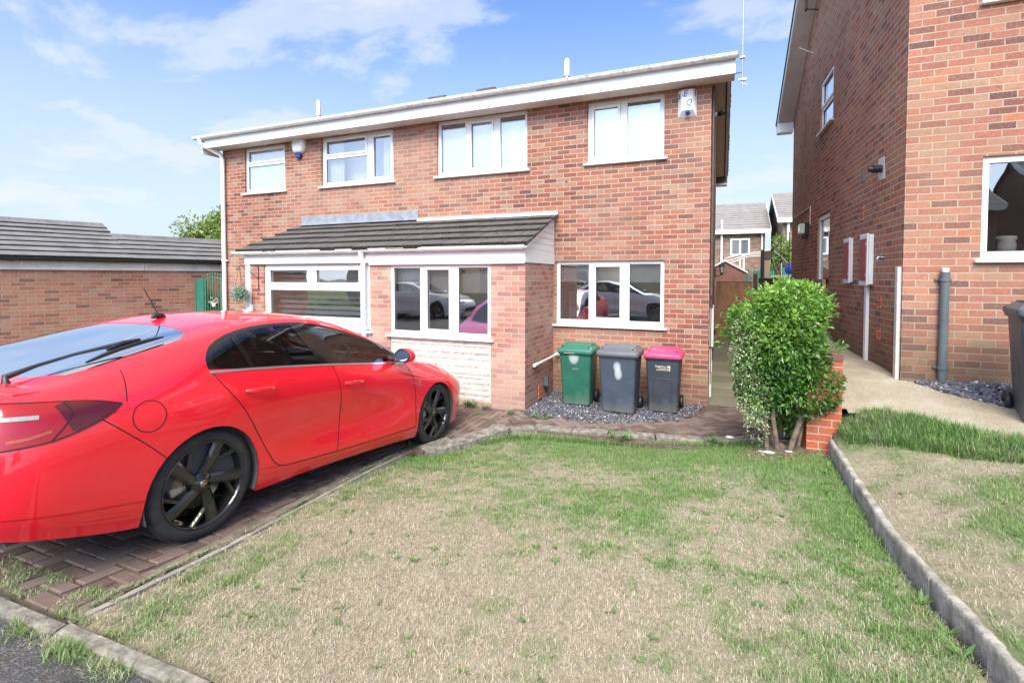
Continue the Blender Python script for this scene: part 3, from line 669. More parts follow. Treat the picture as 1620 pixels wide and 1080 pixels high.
def f(b):
    n = 16; pr = []
    for k in range(n):
        a = 2*PI*k/n; r = .165*(1+.10*math.cos(4*a+PI))*(1-.16*max(0, -math.sin(a)))
        pr.append((r*math.cos(a)*.95, r*math.sin(a)))
    rings_ = []
    for (s, y) in ((1, 0), (1, -.03), (.96, -.06), (.80, -.085), (.4, -.098)): rings_.append([(p[0]*s, y, p[1]*s+.02) for p in pr])
    v = [q for r_ in rings_ for q in r_]; b.mesh(v, [(i*n+(k+1) % n, i*n+k, (i+1)*n+k, (i+1)*n+(k+1) % n) for i in range(4) for k in range(n)], 0, True); b.face(rings_[-1][::-1])
part('case', 'pvc', al2, f)
al2.scale = (1.12, 1.12, 1.12)
part('strobe', 'alarm_blue', al2, lambda b: b.prism([(-.07, -.01, -.13), (.07, -.01, -.13), (.05, -.01, -.20), (-.05, -.01, -.20)], (0, -.06, 0)), bevel=.008)
text_mesh('ALARM', .055, 'letter_grey', al2, Matrix.Translation((-.02, -.0995, .05)) @ FRONT)
# outside meter cabinet on the side wall, gable lamp, floodlight, aerial
mc = empty('meter_cabinet', (.0, .75, 0), label='narrow white meter cabinet on the side wall of the house by the side path', cat='cabinet')
part('box', 'meter_box_white', mc, lambda b: b.box(.003, .062, -.25, .35, .80, 1.44), bevel=.01)
part('lower_duct', 'meter_box_white', mc, lambda b: (b.box(.003, .038, -.2, .1, -.02, .80), b.box(.003, .045, -.22, .12, .40, .52)), bevel=.004)
part('hasp', 'black_plastic', mc, lambda b: b.box(.01, .05, -.262, -.25, 1.42, 1.48))
wl = empty('wall_lantern', (.0, 6.8, 2.02), label='black carriage lantern on a bracket on the side wall above the wooden gate', cat='lamp')
part('bracket', 'black_plastic', wl, lambda b: (b.box(.003, .03, -.03, .03, -.12, .12), b.tube([(.02, 0, -.08), (.12, 0, -.09), (.19, 0, -.03), (.19, 0, .0)], .012, 0, 8), b.tube([(.02, 0, .05), (.12, 0, .05)], .008, 0, 8)))
part('lantern_frame', 'black_plastic', wl, lambda b: (b.lathe([(.001, .30), (.012, .28), (.02, .26), (.085, .20), (.09, .185), (.07, .18)], n=6, T=Matrix.Translation((.19, 0, 0)), smooth=False), b.lathe([(.05, .0), (.045, -.02), (.012, -.05), (.001, -.08)], n=6, T=Matrix.Translation((.19, 0, 0)), smooth=False),
     [b.tube([(.19+.048*math.cos(k*PI/3), .048*math.sin(k*PI/3), 0), (.19+.072*math.cos(k*PI/3), .072*math.sin(k*PI/3), .185)], .005, 0, 5) for k in range(6)]))
part('lamp_glass', 'lamp_glass', wl, lambda b: b.lathe([(.045, .0), (.068, .183)], n=6, T=Matrix.Translation((.19, 0, 0)), smooth=False))
fl = empty('security_light', (.0, .7, 4.48), label='white based security light with a dark head on the side wall under the verge', cat='lamp')
part('base', 'pvc', fl, lambda b: b.tube([(.003, 0, 0), (.04, 0, 0), (.08, 0, .01)], [.045, .038, .03], 0, 14))
part('head', 'black_plastic', fl, lambda b: b.tube([(.08, 0, .01), (.11, -.01, .0), (.17, -.03, .02), (.19, -.04, .03)], [.03, .04, .042, .018], 0, 12))
am = empty('aerial_mast', (.405, -.1, 4.50), label='thin grey aerial mast clamped beside the right end of the gutter', cat='aerial')
part('pole', 'steel', am, lambda b: b.tube([(0, 0, .05), (0, 0, 3.2)], .009, 0, 10))
part('clamp', 'steel', am, lambda b: (b.box(-.05, .05, -.02, .02, .17, .20), b.box(-.03, .03, -.03, .03, .48, .5), b.tube([(-.37, .10, .30), (.0, .02, .30)], .012, 0, 8), b.tube([(-.04, 0, .15), (.06, 0, .10)], .006, 0, 6)))

# leaf helper : many small folded leaves, attribute 'lv' gives each its tone
def leaves(name, mat, pts, parent, ls=(.02, .045), wid=.42, seed=1, droop=.3, tone=None, clus=1, **k):
    rr = random.Random(seed); v = []; f = []; at = []; uv = []
    for (p, nrm) in pts:
        for _ in range(clus):
            ln = rr.uniform(*ls); w = ln*wid
            d = Vector((rr.gauss(0, 1), rr.gauss(0, 1), rr.gauss(0, 1))).normalized(); d = (d*.9 + Vector(nrm)*.8 + Vector((0, 0, .15-droop*rr.random()))).normalized()
            sd = d.cross(Vector((rr.gauss(0, .6), rr.gauss(0, .6), 1))).normalized(); up = sd.cross(d)
            q = Vector(p); i = len(v)
            v += [q, q+d*ln*.5+sd*w*.5+up*w*.15, q+d*ln-up*ln*.10, q+d*ln*.5-sd*w*.5+up*w*.15]
            f += [(i, i+1, i+2), (i, i+2, i+3)]; uv += [(.5, 0), (1, .5), (.5, 1), (.5, 0), (.5, 1), (0, .5)]
            t = tone(p, rr) if tone else rr.random(); at += [t]*4
    me = D.meshes.new(name); me.from_pydata(v, [], f); me.materials.append(M[mat])
    a = me.attributes.new('lv', 'FLOAT', 'POINT'); a.data.foreach_set('value', at)
    u = me.uv_layers.new(name='UVMap'); u.data.foreach_set('uv', [c for q in uv for c in q])
    o = D.objects.new(name, me); col.objects.link(o); o.parent = parent
    return tag(o, k.get('label'), k.get('cat'), k.get('group'), k.get('kind'))

# hanging ball and its bracket
hb = empty('topiary_ball', (-7.86, YB-.20, 1.60), label='round artificial box ball hanging by the left corner of the lean-to', cat='plant')
rr = random.Random(9); P = []
for i in range(900):
    d = Vector((rr.gauss(0, 1), rr.gauss(0, 1), rr.gauss(0, 1))).normalized(); P.append((d*rr.uniform(.09, .155), d))
leaves('foliage', 'leaf_silver', P, hb, (.02, .035), .6, 2)
part('core', 'weed', hb, lambda b: b.lathe([(.001, -.10), (.07, -.07), (.10, 0), (.07, .07), (.001, .10)], n=14))
part('chain', 'black_plastic', hb, lambda b: [b.tube([(.07*math.cos(a), .07*math.sin(a), .12), (0, 0, .50)], .003, 0, 5) for a in (0, 2.1, 4.2)])
bk = empty('hanging_bracket', (-7.62, YB, 2.0), label='curly black iron bracket holding the hanging ball', cat='bracket')
def f(b):
    b.tube([(0, -.01, .10), (0, -.01, -.34)], .006, 0, 6)
    b.tube([(0, -.01, .10), (-.12, -.12, .10), (-.24, -.2, .09), (-.28, -.22, .06), (-.27, -.21, .03)], .006, 0, 6)
    b.tube([(0, -.01, -.14), (-.10, -.09, -.02), (-.2, -.17, .08)], .006, 0, 6); b.tube([(-.2, -.17, .10), (-.25, -.2, .15), (-.22, -.18, .18), (-.19, -.16, .15)], .005, 0, 6)
part('ironwork', 'black_plastic', bk, f)
dbx = empty('junction_box', (-8.22, -.01, 1.62), label='small white square box on the wall beside the hanging ball', cat='box')
part('case', 'pvc', dbx, lambda b: b.box(-.09, .09, -.06, .0, -.14, .12), bevel=.006)

# ------------------------------------------------------------------ neighbour house (right)
NYAW = -(-.0264); nbr = empty('house', (1.947, -1.4098, 0), NYAW*1.0, label='tall red brick house filling the right edge of the photo', cat='house')
NW = (.645, 2.45, 2.08, 3.12); NU = (.64, 2.45, 4.66, 5.6)
SW = (3.27, 4.24, 4.55, 5.47); SD = (3.35, 4.31, .93, 3.03)
def nsideT(): return Matrix(((0, 1, 0, 0), (1, 0, 0, 0), (0, 0, 1, 0), (0, 0, 0, 1)))
part('wall', ['brick_neighbour', 'brick_neighbour_side_lit'], nbr, lambda b: (
    panel(b, 0, 7.5, -.2, 5.75, [NW, NU], lambda a, d, z: (a, d, z)),
    panel(b, 0, 7.25, -.2, 5.75, [SW, SD], lambda a, d, z: (d, a, z), m=1, uvo=(.0, 0)),
    b.face([(0, 0, 5.75), (0, 7.25, 5.75), (0, 3.62, 8.05)], 1), b.face([(7.5, 7.25, -.2), (0, 7.25, -.2), (0, 7.25, 5.75), (7.5, 7.25, 5.75)]), b.face([(7.5, 0, -.2), (7.5, 7.25, -.2), (7.5, 7.25, 5.75), (7.5, 0, 5.75)])))
window(nbr, *NW, [(.71, 1.55, 2.165, 3.055, 0), (1.65, 2.38, 2.165, 3.055, 0)], rec=.03, glass='glass_bright', sill_z=2.09, blind=[(.68, .765, 2.1, 2.45, 'blind_white', .3)])
window(nbr, *NU, [(.72, 1.5, 4.74, 5.5, 0), (1.6, 2.35, 4.74, 5.5, 0)], rec=.03, glass='glass_bright', blind=[bw(.7, 2.4, 4.7, 5.55)])
part('sill_jar', 'stone_white', nbr, lambda b: b.lathe([(.04, 2.13), (.075, 2.15), (.08, 2.24), (.07, 2.28), (.085, 2.30), (.085, 2.33), (.06, 2.335)], n=20, T=Matrix.Translation((.97, .28, 0))))
part('interior', ['interior_wall', 'interior_dark'], nbr, lambda b: [(b.face([(.12, 3, z0), (7, 3, z0), (7, 3, z1), (.12, 3, z1)]), b.face([(.12, .115, z0), (.12, 3, z0), (.12, 3, z1), (.12, .115, z1)]), b.face([(.12, .115, z0), (7, .115, z0), (7, 3, z0), (.12, 3, z0)], 1), b.face([(.12, .115, z1), (.12, 3, z1), (7, 3, z1), (7, .115, z1)])) for (z0, z1) in ((1.0, 3.4), (3.5, 5.74))])
S_ = nsideT()
window(nbr, 3.27, 4.24, 4.55, 5.47, [(3.35, 4.16, 5.03, 5.40, 1), (3.34, 4.17, 4.63, 4.93, 0)], rec=.02, T=S_, glass='glass_bright', blind=[(3.3, 4.2, 4.6, 5.44, 'blind_white', .13)])
def sdoor(b):
    T = S_
    b.box(3.36, 3.44, .02, .11, .93, 3.02, 0, T); b.box(4.22, 4.305, .02, .11, .93, 3.02, 0, T); b.box(3.44, 4.22, .02, .11, 2.94, 3.02, 0, T)
df = part('side_door_frame', 'pvc', nbr, sdoor, bevel=.004)
part('side_door', 'black_gloss', nbr, lambda b: b.box(3.44, 4.22, .05, .10, .95, 2.94, 0, S_))
part('door_glass', 'mirror_glass', nbr, lambda b: b.prism([S_ @ Vector(p) for p in [(3.62, .048, 2.2), (4.04, .048, 2.2), (4.04, .048, 2.6), (3.97, .048, 2.72), (3.83, .048, 2.78), (3.69, .048, 2.72), (3.62, .048, 2.6)]], (-.004, 0, 0)))
def nroof(b):
    for (ya, za, yb, zb) in ((-.3, 5.70, 3.62, 8.2), (3.62, 8.2, 7.58, 5.66)):
        b.prism([(-.36, ya, za), (-.36, yb, zb), (-.36, yb, zb+.07), (-.36, ya, za+.07)], (7.9, 0, 0))
part('roof', 'tile_roof', nbr, nroof)
def nverge(b):
    for (ya, za, yb, zb) in ((-.3, 5.70, 3.62, 8.2), (3.62, 8.2, 7.58, 5.66)):
        b.prism([(-.34, ya, za-.15), (-.34, yb, zb-.15), (-.34, yb, zb-.005), (-.34, ya, za-.005)], (.022, 0, 0), 0)
        b.prism([(-.318, ya, za-.15), (-.318, yb, zb-.15), (-.318, yb, zb-.135), (-.318, ya, za-.135)], (.317, 0, 0), 1)
    b.box(-.34, -.002, 7.30, 7.55, 5.44, 5.66, 0); b.tube([(-.30, 7.62, 5.66), (.3, 7.62, 5.66)], .06, 2, 8)
part('verge', ['pvc', 'soffit', 'gutter_black'], nbr, nverge)
def ncable(b):
    b.tube([(-.012, 7.1, 3.29), (-.012, 4.97, 3.31), (-.012, 4.97, 2.95)], .009, 0, 5); b.tube([(-.05, 4.75, 6.25), (-.3, 4.73, 6.38)], .01, 0, 6)
part('cable', 'pvc_old', nbr, ncable)
part('overflow_bracket', 'timber_dark', nbr, lambda b: (b.tube([(-.01, 4.6, 7.0), (-.22, 4.55, 7.02), (-.22, 4.5, 7.25), (-.01, 4.5, 7.25)], .014, 0, 6), b.box(-.24, -.2, 4.48, 4.6, 7.0, 7.3)))
def ndt(b): b.box(-.04, -.003, 1.10, 1.19, .80, 1.81)
part('cable_duct', 'meter_box_white', nbr, ndt, bevel=.004)
def npost(b):
    rr = random.Random(2); b.box(-.035, .006, .04, .12, .80, 2.015)
part('corner_duct', 'pvc_old', nbr, npost, bevel=.006)
def npipe(b):
    b.tube([(.34, -.05, .70), (.345, -.05, 1.96)], .038, 0, 16); b.tube([(.345, -.05, 1.955), (.345, -.05, 2.0)], .03, 1, 12)
    for z in (.97, 1.88): b.tube([(.34, -.05, z-.015), (.34, -.05, z+.015)], .046, 0, 16); b.box(.27, .41, -.02, .0, z-.012, z+.012)
part('waste_pipe', ['grey_plastic', 'pvc'], nbr, npipe)
part('flue', ['black_plastic', 'pvc_old'], nbr, lambda b: (b.tube([(-.003, .74, 3.20), (-.06, .74, 3.20), (-.10, .74, 3.20)], [.045, .045, .05], 0, 18), b.tube([(-.10, .74, 3.2), (-.14, .74, 3.205)], [.035, .03], 0, 14), b.prism([(-.004, .62, 3.06), (-.004, .86, 3.08), (-.004, .88, 3.34), (-.004, .66, 3.33)], (.003, 0, 0), 1)))
part('vent_cowl', 'grey_plastic', nbr, lambda b: b.box(-.03, 0, 1.40, 1.46, 3.17, 3.30))
for q in ((1.42, 1.54, 2.66, 2.86), (.66, .80, 1.52, 1.69), (.66, .80, 1.14, 1.30)): part('air_brick', 'brick_pier', nbr, lambda b: b.box(-.008, 0, *q))
part('tap', 'steel', nbr, lambda b: (b.tube([(0, .57, 2.14), (-.07, .57, 2.14), (-.08, .57, 2.11)], .010, 0, 8), b.tube([(-.05, .53, 2.165), (-.05, .61, 2.165)], .008, 0, 8)))
def mbox(b0, b1, z0, z1, lab, deep=.17):
    e = empty('meter_box', nbr.matrix_world @ Vector((0, 0, 0)), 0, lab, 'meter box', 'meter boxes on the side wall of the right-hand house'); e.location = nbr.location; e.rotation_euler = nbr.rotation_euler
    part('case', 'meter_box_white', e, lambda b: (b.box(-deep+.02, -.003, b0, b1, z0, z1), b.box(-deep, -deep+.02, b0-.012, b1+.012, z0-.012, z1+.012)), bevel=.008)
    part('door', 'meter_door_red', e, lambda b: b.box(-deep-.008, -deep, b0+.012, b1-.02, z0+.05, z1-.05), bevel=.003)
    part('hinge', 'steel', e, lambda b: [b.tube([(-deep-.004, b0+.02, z-.015), (-deep-.004, b0+.02, z+.015)], .009, 0, 8) for z in (z0+.12, z1-.12)])
mbox(1.88, 2.19, 1.83, 2.455, 'white meter box with a faded red door, the one nearer the side door', .055)
mbox(.96, 1.27, 1.81, 2.44, 'larger white meter box with a faded red door above the white duct', .08)
sl = empty('bulkhead_light', nbr.location, 0, 'small cream bulkhead light beside the side door of the right-hand house', 'lamp'); sl.rotation_euler = nbr.rotation_euler
part('lens', 'lamp_glass', sl, lambda b: b.box(-.16, -.07, 5.16, 5.38, 2.80, 3.0), bevel=.01)
part('housing', 'black_plastic', sl, lambda b: (b.box(-.07, -.003, 5.14, 5.40, 2.76, 3.02), b.box(-.12, -.003, 5.18, 5.36, 2.70, 2.77)), bevel=.01)

# ------------------------------------------------------------------ garage block (left)
ga = math.radians(15.4); gy = PI/2 - ga      # local +x runs along the wall
gar = empty('garage', (-12.03, -3.08, 0), gy, label='long low brick garage block with grey tiled roof at the left edge', cat='garage')
# local: x along wall (away), y to the left/back (+y is away from camera side), wall plane y=0
part('wall', 'brick_garage', gar, lambda b: (panel(b, -5, 6.2, -.3, 2.03, [], lambda a, d, z: (a, d, z), uvo=(.06, .01)), b.face([(6.2, 0, -.3), (6.2, 2.8, -.3), (6.2, 2.8, 2.2), (6.2, 0, 2.2)]), b.face([(-5, 4.1, -.3), (-5, 0, -.3), (-5, 0, 2.2), (-5, 4.1, 2.2)]), b.face([(-5, 0, 2.2), (-5, 4.1, 2.2), (-5, 2.05, 3.0)])))
part('fascia', 'pvc_old', gar, lambda b: [b.box(x0+.003, x1-.003, -.035-.002*(i % 2), -.01, 2.03, 2.195) for i, (x0, x1) in enumerate(((-5, -3.2), (-3.2, -1.6), (-1.6, .32), (.32, 2.2), (2.2, 3.9), (3.9, 5.0), (5.0, 6.2)))])
part('gutter', 'gutter_black', gar, lambda b: halfgutter(b, -5, 6.25, -.10, 2.245, .055, brk=[-3, -1.4, .15, 1.7, 3.1, 4.6]))
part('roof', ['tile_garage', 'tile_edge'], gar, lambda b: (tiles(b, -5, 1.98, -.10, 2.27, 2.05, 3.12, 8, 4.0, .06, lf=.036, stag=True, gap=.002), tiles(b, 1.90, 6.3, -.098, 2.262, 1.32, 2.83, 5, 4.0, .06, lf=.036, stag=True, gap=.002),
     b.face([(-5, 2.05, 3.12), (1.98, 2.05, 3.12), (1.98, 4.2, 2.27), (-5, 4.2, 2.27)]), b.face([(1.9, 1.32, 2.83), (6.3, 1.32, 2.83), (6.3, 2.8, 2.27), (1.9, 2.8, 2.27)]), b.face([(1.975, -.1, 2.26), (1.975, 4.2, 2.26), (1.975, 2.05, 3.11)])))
def gridge(b):
    for (x0, x1, y, z) in (RR,):
        x = x0
        while x < x1:
            e = min(x+.45, x1); b.prism([(x, y-.13, z-.02), (x, y-.07, z+.06), (x, y+.07, z+.06), (x, y+.13, z-.02)], (e-x-.006, 0, 0)); x += .45
for RR in ((-5, 1.95, 2.05, 3.10), (1.95, 6.3, 1.34, 2.82)): part('ridge', 'tile_garage', gar, gridge)
# green metal gate between house and garage
gt = empty('garden_gate', (-10.24, -.03, 0), label='green iron gate with a curved top between the house and the garage', cat='gate')
def f(b):
    b.box(-.44, -.41, -.015, .015, .1, 1.86); b.box(-.04, -.01, -.015, .015, .1, 1.86)
    n = 10; pts = [(-.425+.40*k/n, 0, 1.83+.055*math.sin(PI*k/n)) for k in range(n+1)]; b.tube(pts, .012, 0, 6)
    b.box(-.42, -.02, -.01, .01, .2, .23); b.box(-.42, -.02, -.01, .01, .95, .975)
gt.scale = (1.36, 1, 1)
part('frame', 'gate_green', gt, f)
for k in range(6):
    x = -.37+k*.062; h = 1.83+.055*math.sin(PI*(x+.425)/.40)
    part('bar', 'gate_green', gt, lambda b: (b.tube([(x, 0, .2), (x, 0, h+.09)], .008, 0, 6), b.tube([(x, 0, h+.09), (x, 0, h+.13)], [.013, .001], 0, 6)))
def f(b):
    rr = random.Random(5)
    for k in range(34):
        a = rr.uniform(0, PI); r = rr.uniform(.02, .12); c = Vector((-.22+r*math.cos(a), -.015, 1.30+r*math.sin(a)*1.3)); q = rr.uniform(.006, .012)
        b.box(c.x-q, c.x+q, c.y-.004, c.y, c.z-q*.7, c.z+q*.7)
    pass
part('plaque_flowers', 'stone_white', gt, f, kind='stuff')
part('plaque_pot', 'stone_white', gt, lambda b: b.prism([(-.27, -.02, 1.30), (-.17, -.02, 1.30), (-.185, -.02, 1.22), (-.255, -.02, 1.22)], (0, .01, 0)))
gp = empty('gate_post', (-10.985, -.03, 0), label='dark green sheet panel between the iron gate and the garage wall', cat='post')
gp.scale = (1.45, 1, 1)
part('sheet', 'green_steel', gp, lambda b: (b.box(-.10, .095, -.02, .0, .0, 1.83), b.box(-.105, -.085, -.03, -.0, .0, 1.84), b.box(.07, .10, -.035, 0, .0, 1.88)))
# ------------------------------------------------------------------ ground heights
def tps(pts):
    P = np.array([(p[0], p[1]) for p in pts], float); z = np.array([p[2] for p in pts], float); n = len(P)
    def U(r2): return np.where(r2 > 1e-12, r2*np.log(r2+1e-12), 0)
    K_ = U(((P[:, None]-P[None])**2).sum(-1)) + np.eye(n)*.02
    A = np.zeros((n+3, n+3)); A[:n, :n] = K_; A[:n, n] = 1; A[:n, n+1:] = P; A[n:, :n] = A[:n, n:].T
    w = np.linalg.solve(A, np.concatenate([z, [0, 0, 0]]))
    def f(X, Y):
        X = np.asarray(X, float); Y = np.asarray(Y, float); r2 = (X[..., None]-P[:, 0])**2 + (Y[..., None]-P[:, 1])**2
        return U(r2) @ w[:n] + w[n] + w[n+1]*X + w[n+2]*Y
    return f
def drive_z(Y): return np.interp(Y, [-9, -6.6, -5.7, -2.95, -1.5], [.42, .335, .235, -.012, -.02])
zl = tps([(-2.85, -3.3, -.03), (-2.75, -4.6, .13), (-2.62, -5.7, .225), (-2.5, -6.6, .32), (-2.4, -2.0, -.095), (-1.6, -1.95, -.10), (-.8, -1.9, -.10), (.1, -1.65, -.07), (.5, -1.5, -.04), (.65, -2.1, .11), (1.1, -2.2, .18), (1.1, -3, .20), (1.1, -4.2, .215),
          (1.1, -4.9, .30), (1.12, -5.5, .38), (1.15, -6.5, .44), (0, -6.6, .41), (-.6, -3.4, .03), (-.6, -4.8, .2), (-1.2, -2.8, -.06), (.3, -2.8, .12)])
zr = tps([(1.25, -2.15, .36), (1.25, -3, .31), (1.25, -4.2, .32), (1.25, -4.9, .41), (1.25, -5.5, .49), (1.3, -6.6, .52), (1.35, -2.2, .50), (1.5, -2.45, .56), (2.0, -2.9, .60), (2.6, -3.3, .62), (1.8, -3.6, .50), (2.4, -4.4, .58), (3.2, -4.0, .64), (3, -6.6, .58), (1.45, -2.9, .42)])
zp = tps([(1.25, -2.1, .60), (1.32, -1.4, .78), (1.3, 0, .84), (1.3, 7, .98), (2.0, -1.45, .80), (2.5, -2.6, .70), (3.5, -2.8, .70), (2.0, -2.75, .63), (3, -1.5, .82), (1.9, 0, .84), (2.0, 7, .98), (5, -2.2, .74), (1.7, -2.35, .62)])
KERBX = 1.17
def lawn_left(n=70):
    """outline of the mown grass, its left edge along the drive and its top along the edging stones"""
    return
def inpoly(x, y, poly):
    c = False; j = len(poly)-1
    for i in range(len(poly)):
        if (poly[i][1] > y) != (poly[j][1] > y) and x < (poly[j][0]-poly[i][0])*(y-poly[i][1])/(poly[j][1]-poly[i][1]) + poly[i][0]: c = not c
        j = i
    return c
LAWN = [(-2.56, -6.50), (-2.62, -5.8), (-2.70, -5.2), (-2.78, -4.6), (-2.86, -4.0), (-2.90, -3.45), (-2.72, -3.24), (-2.45, -2.62), (-2.3, -2.25), (-2.0, -2.05), (-1.4, -1.97), (-.8, -1.9), (-.1, -1.74), (.42, -1.52), (.98, -1.5), (1.12, -2.0), (1.12, -6.50)]
LAWNR = [(1.18, -6.5), (1.18, -1.8), (1.36, -2.0), (1.62, -2.36), (2.0, -2.78), (2.5, -3.05), (3.2, -3.15), (6.5, -3.15), (6.5, -6.5)]
def green_amt(x, y):
    """how green the parched lawn is, 0 straw .. 1 fresh"""
    v = mnoise.fractal(Vector((x*1.1, y*1.1, 3)), .8, 2.2, 5)*.95
    v2 = mnoise.fractal(Vector((x*4.5, y*4.5, 9)), .8, 2.0, 4)*.6
    v3 = mnoise.noise(Vector((x*13, y*13, 5)))
    g = .52 + v*.46 + v2*.66 + v3*.34
    g += .50*math.exp(-((y+1.9)/.55)**2) if x < .9 else 0             # fresh strip by the edging
    g += .38*math.exp(-((y+2.55)/.7)**2)*math.exp(-((x-.1)/1.3)**2)
    g += .35*math.exp(-((x-1.0)/.28)**2)                               # weeds along the kerb
    g += .30*math.exp(-((x+2.75)/.25)**2)*(1 if y > -5.4 else .3)
    g -= .42*max(0, min(1, (-3.6-y)/1.6))*(1-.5*max(0, min(1, (x+.2)/1.2)))
    return g
def green_r(x, y):
    g = .34 + mnoise.fractal(Vector((x*1.3, y*1.3, 7)), .8, 2.2, 5)*.7 + mnoise.fractal(Vector((x*5, y*5, 2)), .8, 2, 3)*.4
    edge = np.interp(x, [1.2, 1.36, 1.62, 2.0, 2.5, 3.2, 6], [-2.1, -2.12, -2.36, -2.78, -3.05, -3.15, -3.15])
    g += 1.5*max(0, 1-(edge-y)/.55) ; g += .25*max(0, min(1, (-4.6-y)/.8))
    return g
def gcol(g, rr, dead=1.0):
    g = g + rr.gauss(0, .2)
    if g < .22: c = (.60, .53, .41) if rr.random() < .6 else (.46, .40, .29)
    elif g < .50: c = (.51, .49, .33) if rr.random() < .5 else (.37, .405, .23)
    elif g < .75: c = (.29, .37, .17)
    else: c = (.20, .345, .10)
    k = rr.uniform(.5, 1.25); return (c[0]*k, c[1]*k, c[2]*k)
def sheet(name, poly, zf, step, gf, mat, kind='structure', bump=.012):
    xs = [p[0] for p in poly]; ys = [p[1] for p in poly]
    X = np.arange(min(xs)-step, max(xs)+step*2, step); Y = np.arange(min(ys)-step, max(ys)+step*2, step)
    XX, YY = np.meshgrid(X, Y); Z = zf(XX, YY)
    nx, ny = len(X), len(Y); vs = []; cs = []; rr = random.Random(1)
    for j in range(ny):
        for i in range(nx):
            x, y = XX[j, i], YY[j, i]
            vs.append((x, y, Z[j, i] + bump*mnoise.fractal(Vector((x*6, y*6, 0)), 1, 2, 4)))
            g = gf(x, y); t = max(0, min(1, (g-.15)/.6)); a = (.32, .275, .20); b_ = (.17, .205, .095)
            cs += [a[k]*(1-t)+b_[k]*t for k in range(3)] + [1]
    fs = []
    for j in range(ny-1):
        for i in range(nx-1):
            if inpoly(XX[j, i]+step/2, YY[j, i]+step/2, poly): fs.append((j*nx+i, j*nx+i+1, (j+1)*nx+i+1, (j+1)*nx+i))
    me = D.meshes.new(name); me.from_pydata(vs, [], fs); me.materials.append(M[mat])
    a = me.color_attributes.new('gc', 'FLOAT_COLOR', 'POINT'); a.data.foreach_set('color', cs)
    me.polygons.foreach_set('use_smooth', [True]*len(fs))
    o = D.objects.new(name, me); col.objects.link(o); return tag(o, kind=kind)
sheet('lawn', LAWN, zl, .045, green_amt, 'turf'); sheet('lawn', LAWNR, zr, .05, green_r, 'turf')
def blades(name, poly, zf, gf, n, ln, seed, label=None, box=None, lie=1.15, wid=.0012, dens=None):
    rr = random.Random(seed); xs = [p[0] for p in poly]; ys = [p[1] for p in poly]; bx = box or (min(xs), max(xs), min(ys), max(ys))
    px, py = [], []
    while len(px) < n:
        x, y = rr.uniform(bx[0], bx[1]), rr.uniform(bx[2], bx[3])
        if inpoly(x, y, poly) and (dens is None or rr.random() < dens(x, y)): px.append(x); py.append(y)
    Z = zf(np.array(px), np.array(py)); v = []; f = []; cs = []
    for x, y, z in zip(px, py, Z):
        g = gf(x, y); z += .012*mnoise.fractal(Vector((x*6, y*6, 0)), 1, 2, 4) - .003
        c = gcol(g, rr); green = max(0, min(1, (g-.3)/.5))
        l = rr.uniform(*ln)*(1+.35*green); lean = rr.uniform(.5, 1.5)*lie*(1-.45*green); a = rr.uniform(0, 2*PI)
        ca, sa = math.cos(a), math.sin(a); w = wid*rr.uniform(.7, 1.5)*(1+.3*green); i = len(v)
        h1, r1 = l*.55*math.cos(lean*.7), l*.55*math.sin(lean*.7); h2, r2 = h1+l*.45*math.cos(min(lean*1.3, 1.75)), r1+l*.45*math.sin(min(lean*1.3, 1.75))
        v += [(x-sa*w, y+ca*w, z), (x+sa*w, y-ca*w, z), (x+ca*r1+sa*w*.8, y+sa*r1-ca*w*.8, z+h1), (x+ca*r1-sa*w*.8, y+sa*r1+ca*w*.8, z+h1), (x+ca*r2, y+sa*r2, z+max(.004, h2))]
        f += [(i, i+1, i+2, i+3), (i+3, i+2, i+4)]; cs += [c[0], c[1], c[2], 1]*5
    me = D.meshes.new(name); me.from_pydata(v, [], f); me.materials.append(M['grass_blades'])
    at = me.color_attributes.new('gc', 'FLOAT_COLOR', 'POINT'); at.data.foreach_set('color', cs)
    o = D.objects.new(name, me); col.objects.link(o); return tag(o, label, 'grass', kind='stuff')
blades('grass', LAWN, zl, green_amt, 280000, (.012, .034), 5, 'parched mown front lawn with straw and green patches', dens=lambda x, y: .35+.65*max(0, min(1, (-2-y)/3.2)))
blades('grass', LAWNR, zr, green_r, 75000, (.014, .04), 6, 'parched lawn to the right of the concrete kerb', box=(1.22, 4.0, -6.5, -2.1))
TUFT = [(1.24, -2.55), (1.24, -2.02), (1.36, -2.06), (1.62, -2.30), (2.0, -2.72), (2.5, -3.0), (3.2, -3.08), (3.6, -3.3), (2.6, -3.4), (1.9, -3.15), (1.5, -2.8)]
blades('grass', TUFT, zr, lambda x, y: .85+.5*mnoise.noise(Vector((x*4, y*4, 0))), 17000, (.045, .105), 8, 'long fresh green grass beside the rough concrete path', lie=1.05, wid=.0019)
EDGE = [(-2.45, -2.66), (-2.25, -2.27), (-1.9, -2.08), (-1.3, -2.0), (-.7, -1.93), (0, -1.76), (.45, -1.6), (.45, -1.68), (0, -1.85), (-.7, -2.02), (-1.3, -2.1), (-1.9, -2.2), (-2.2, -2.36), (-2.38, -2.7)]
blades('grass', EDGE, zl, lambda x, y: .8, 5000, (.035, .075), 9, 'green grass fringe growing along the edging stones', lie=.9, wid=.002)

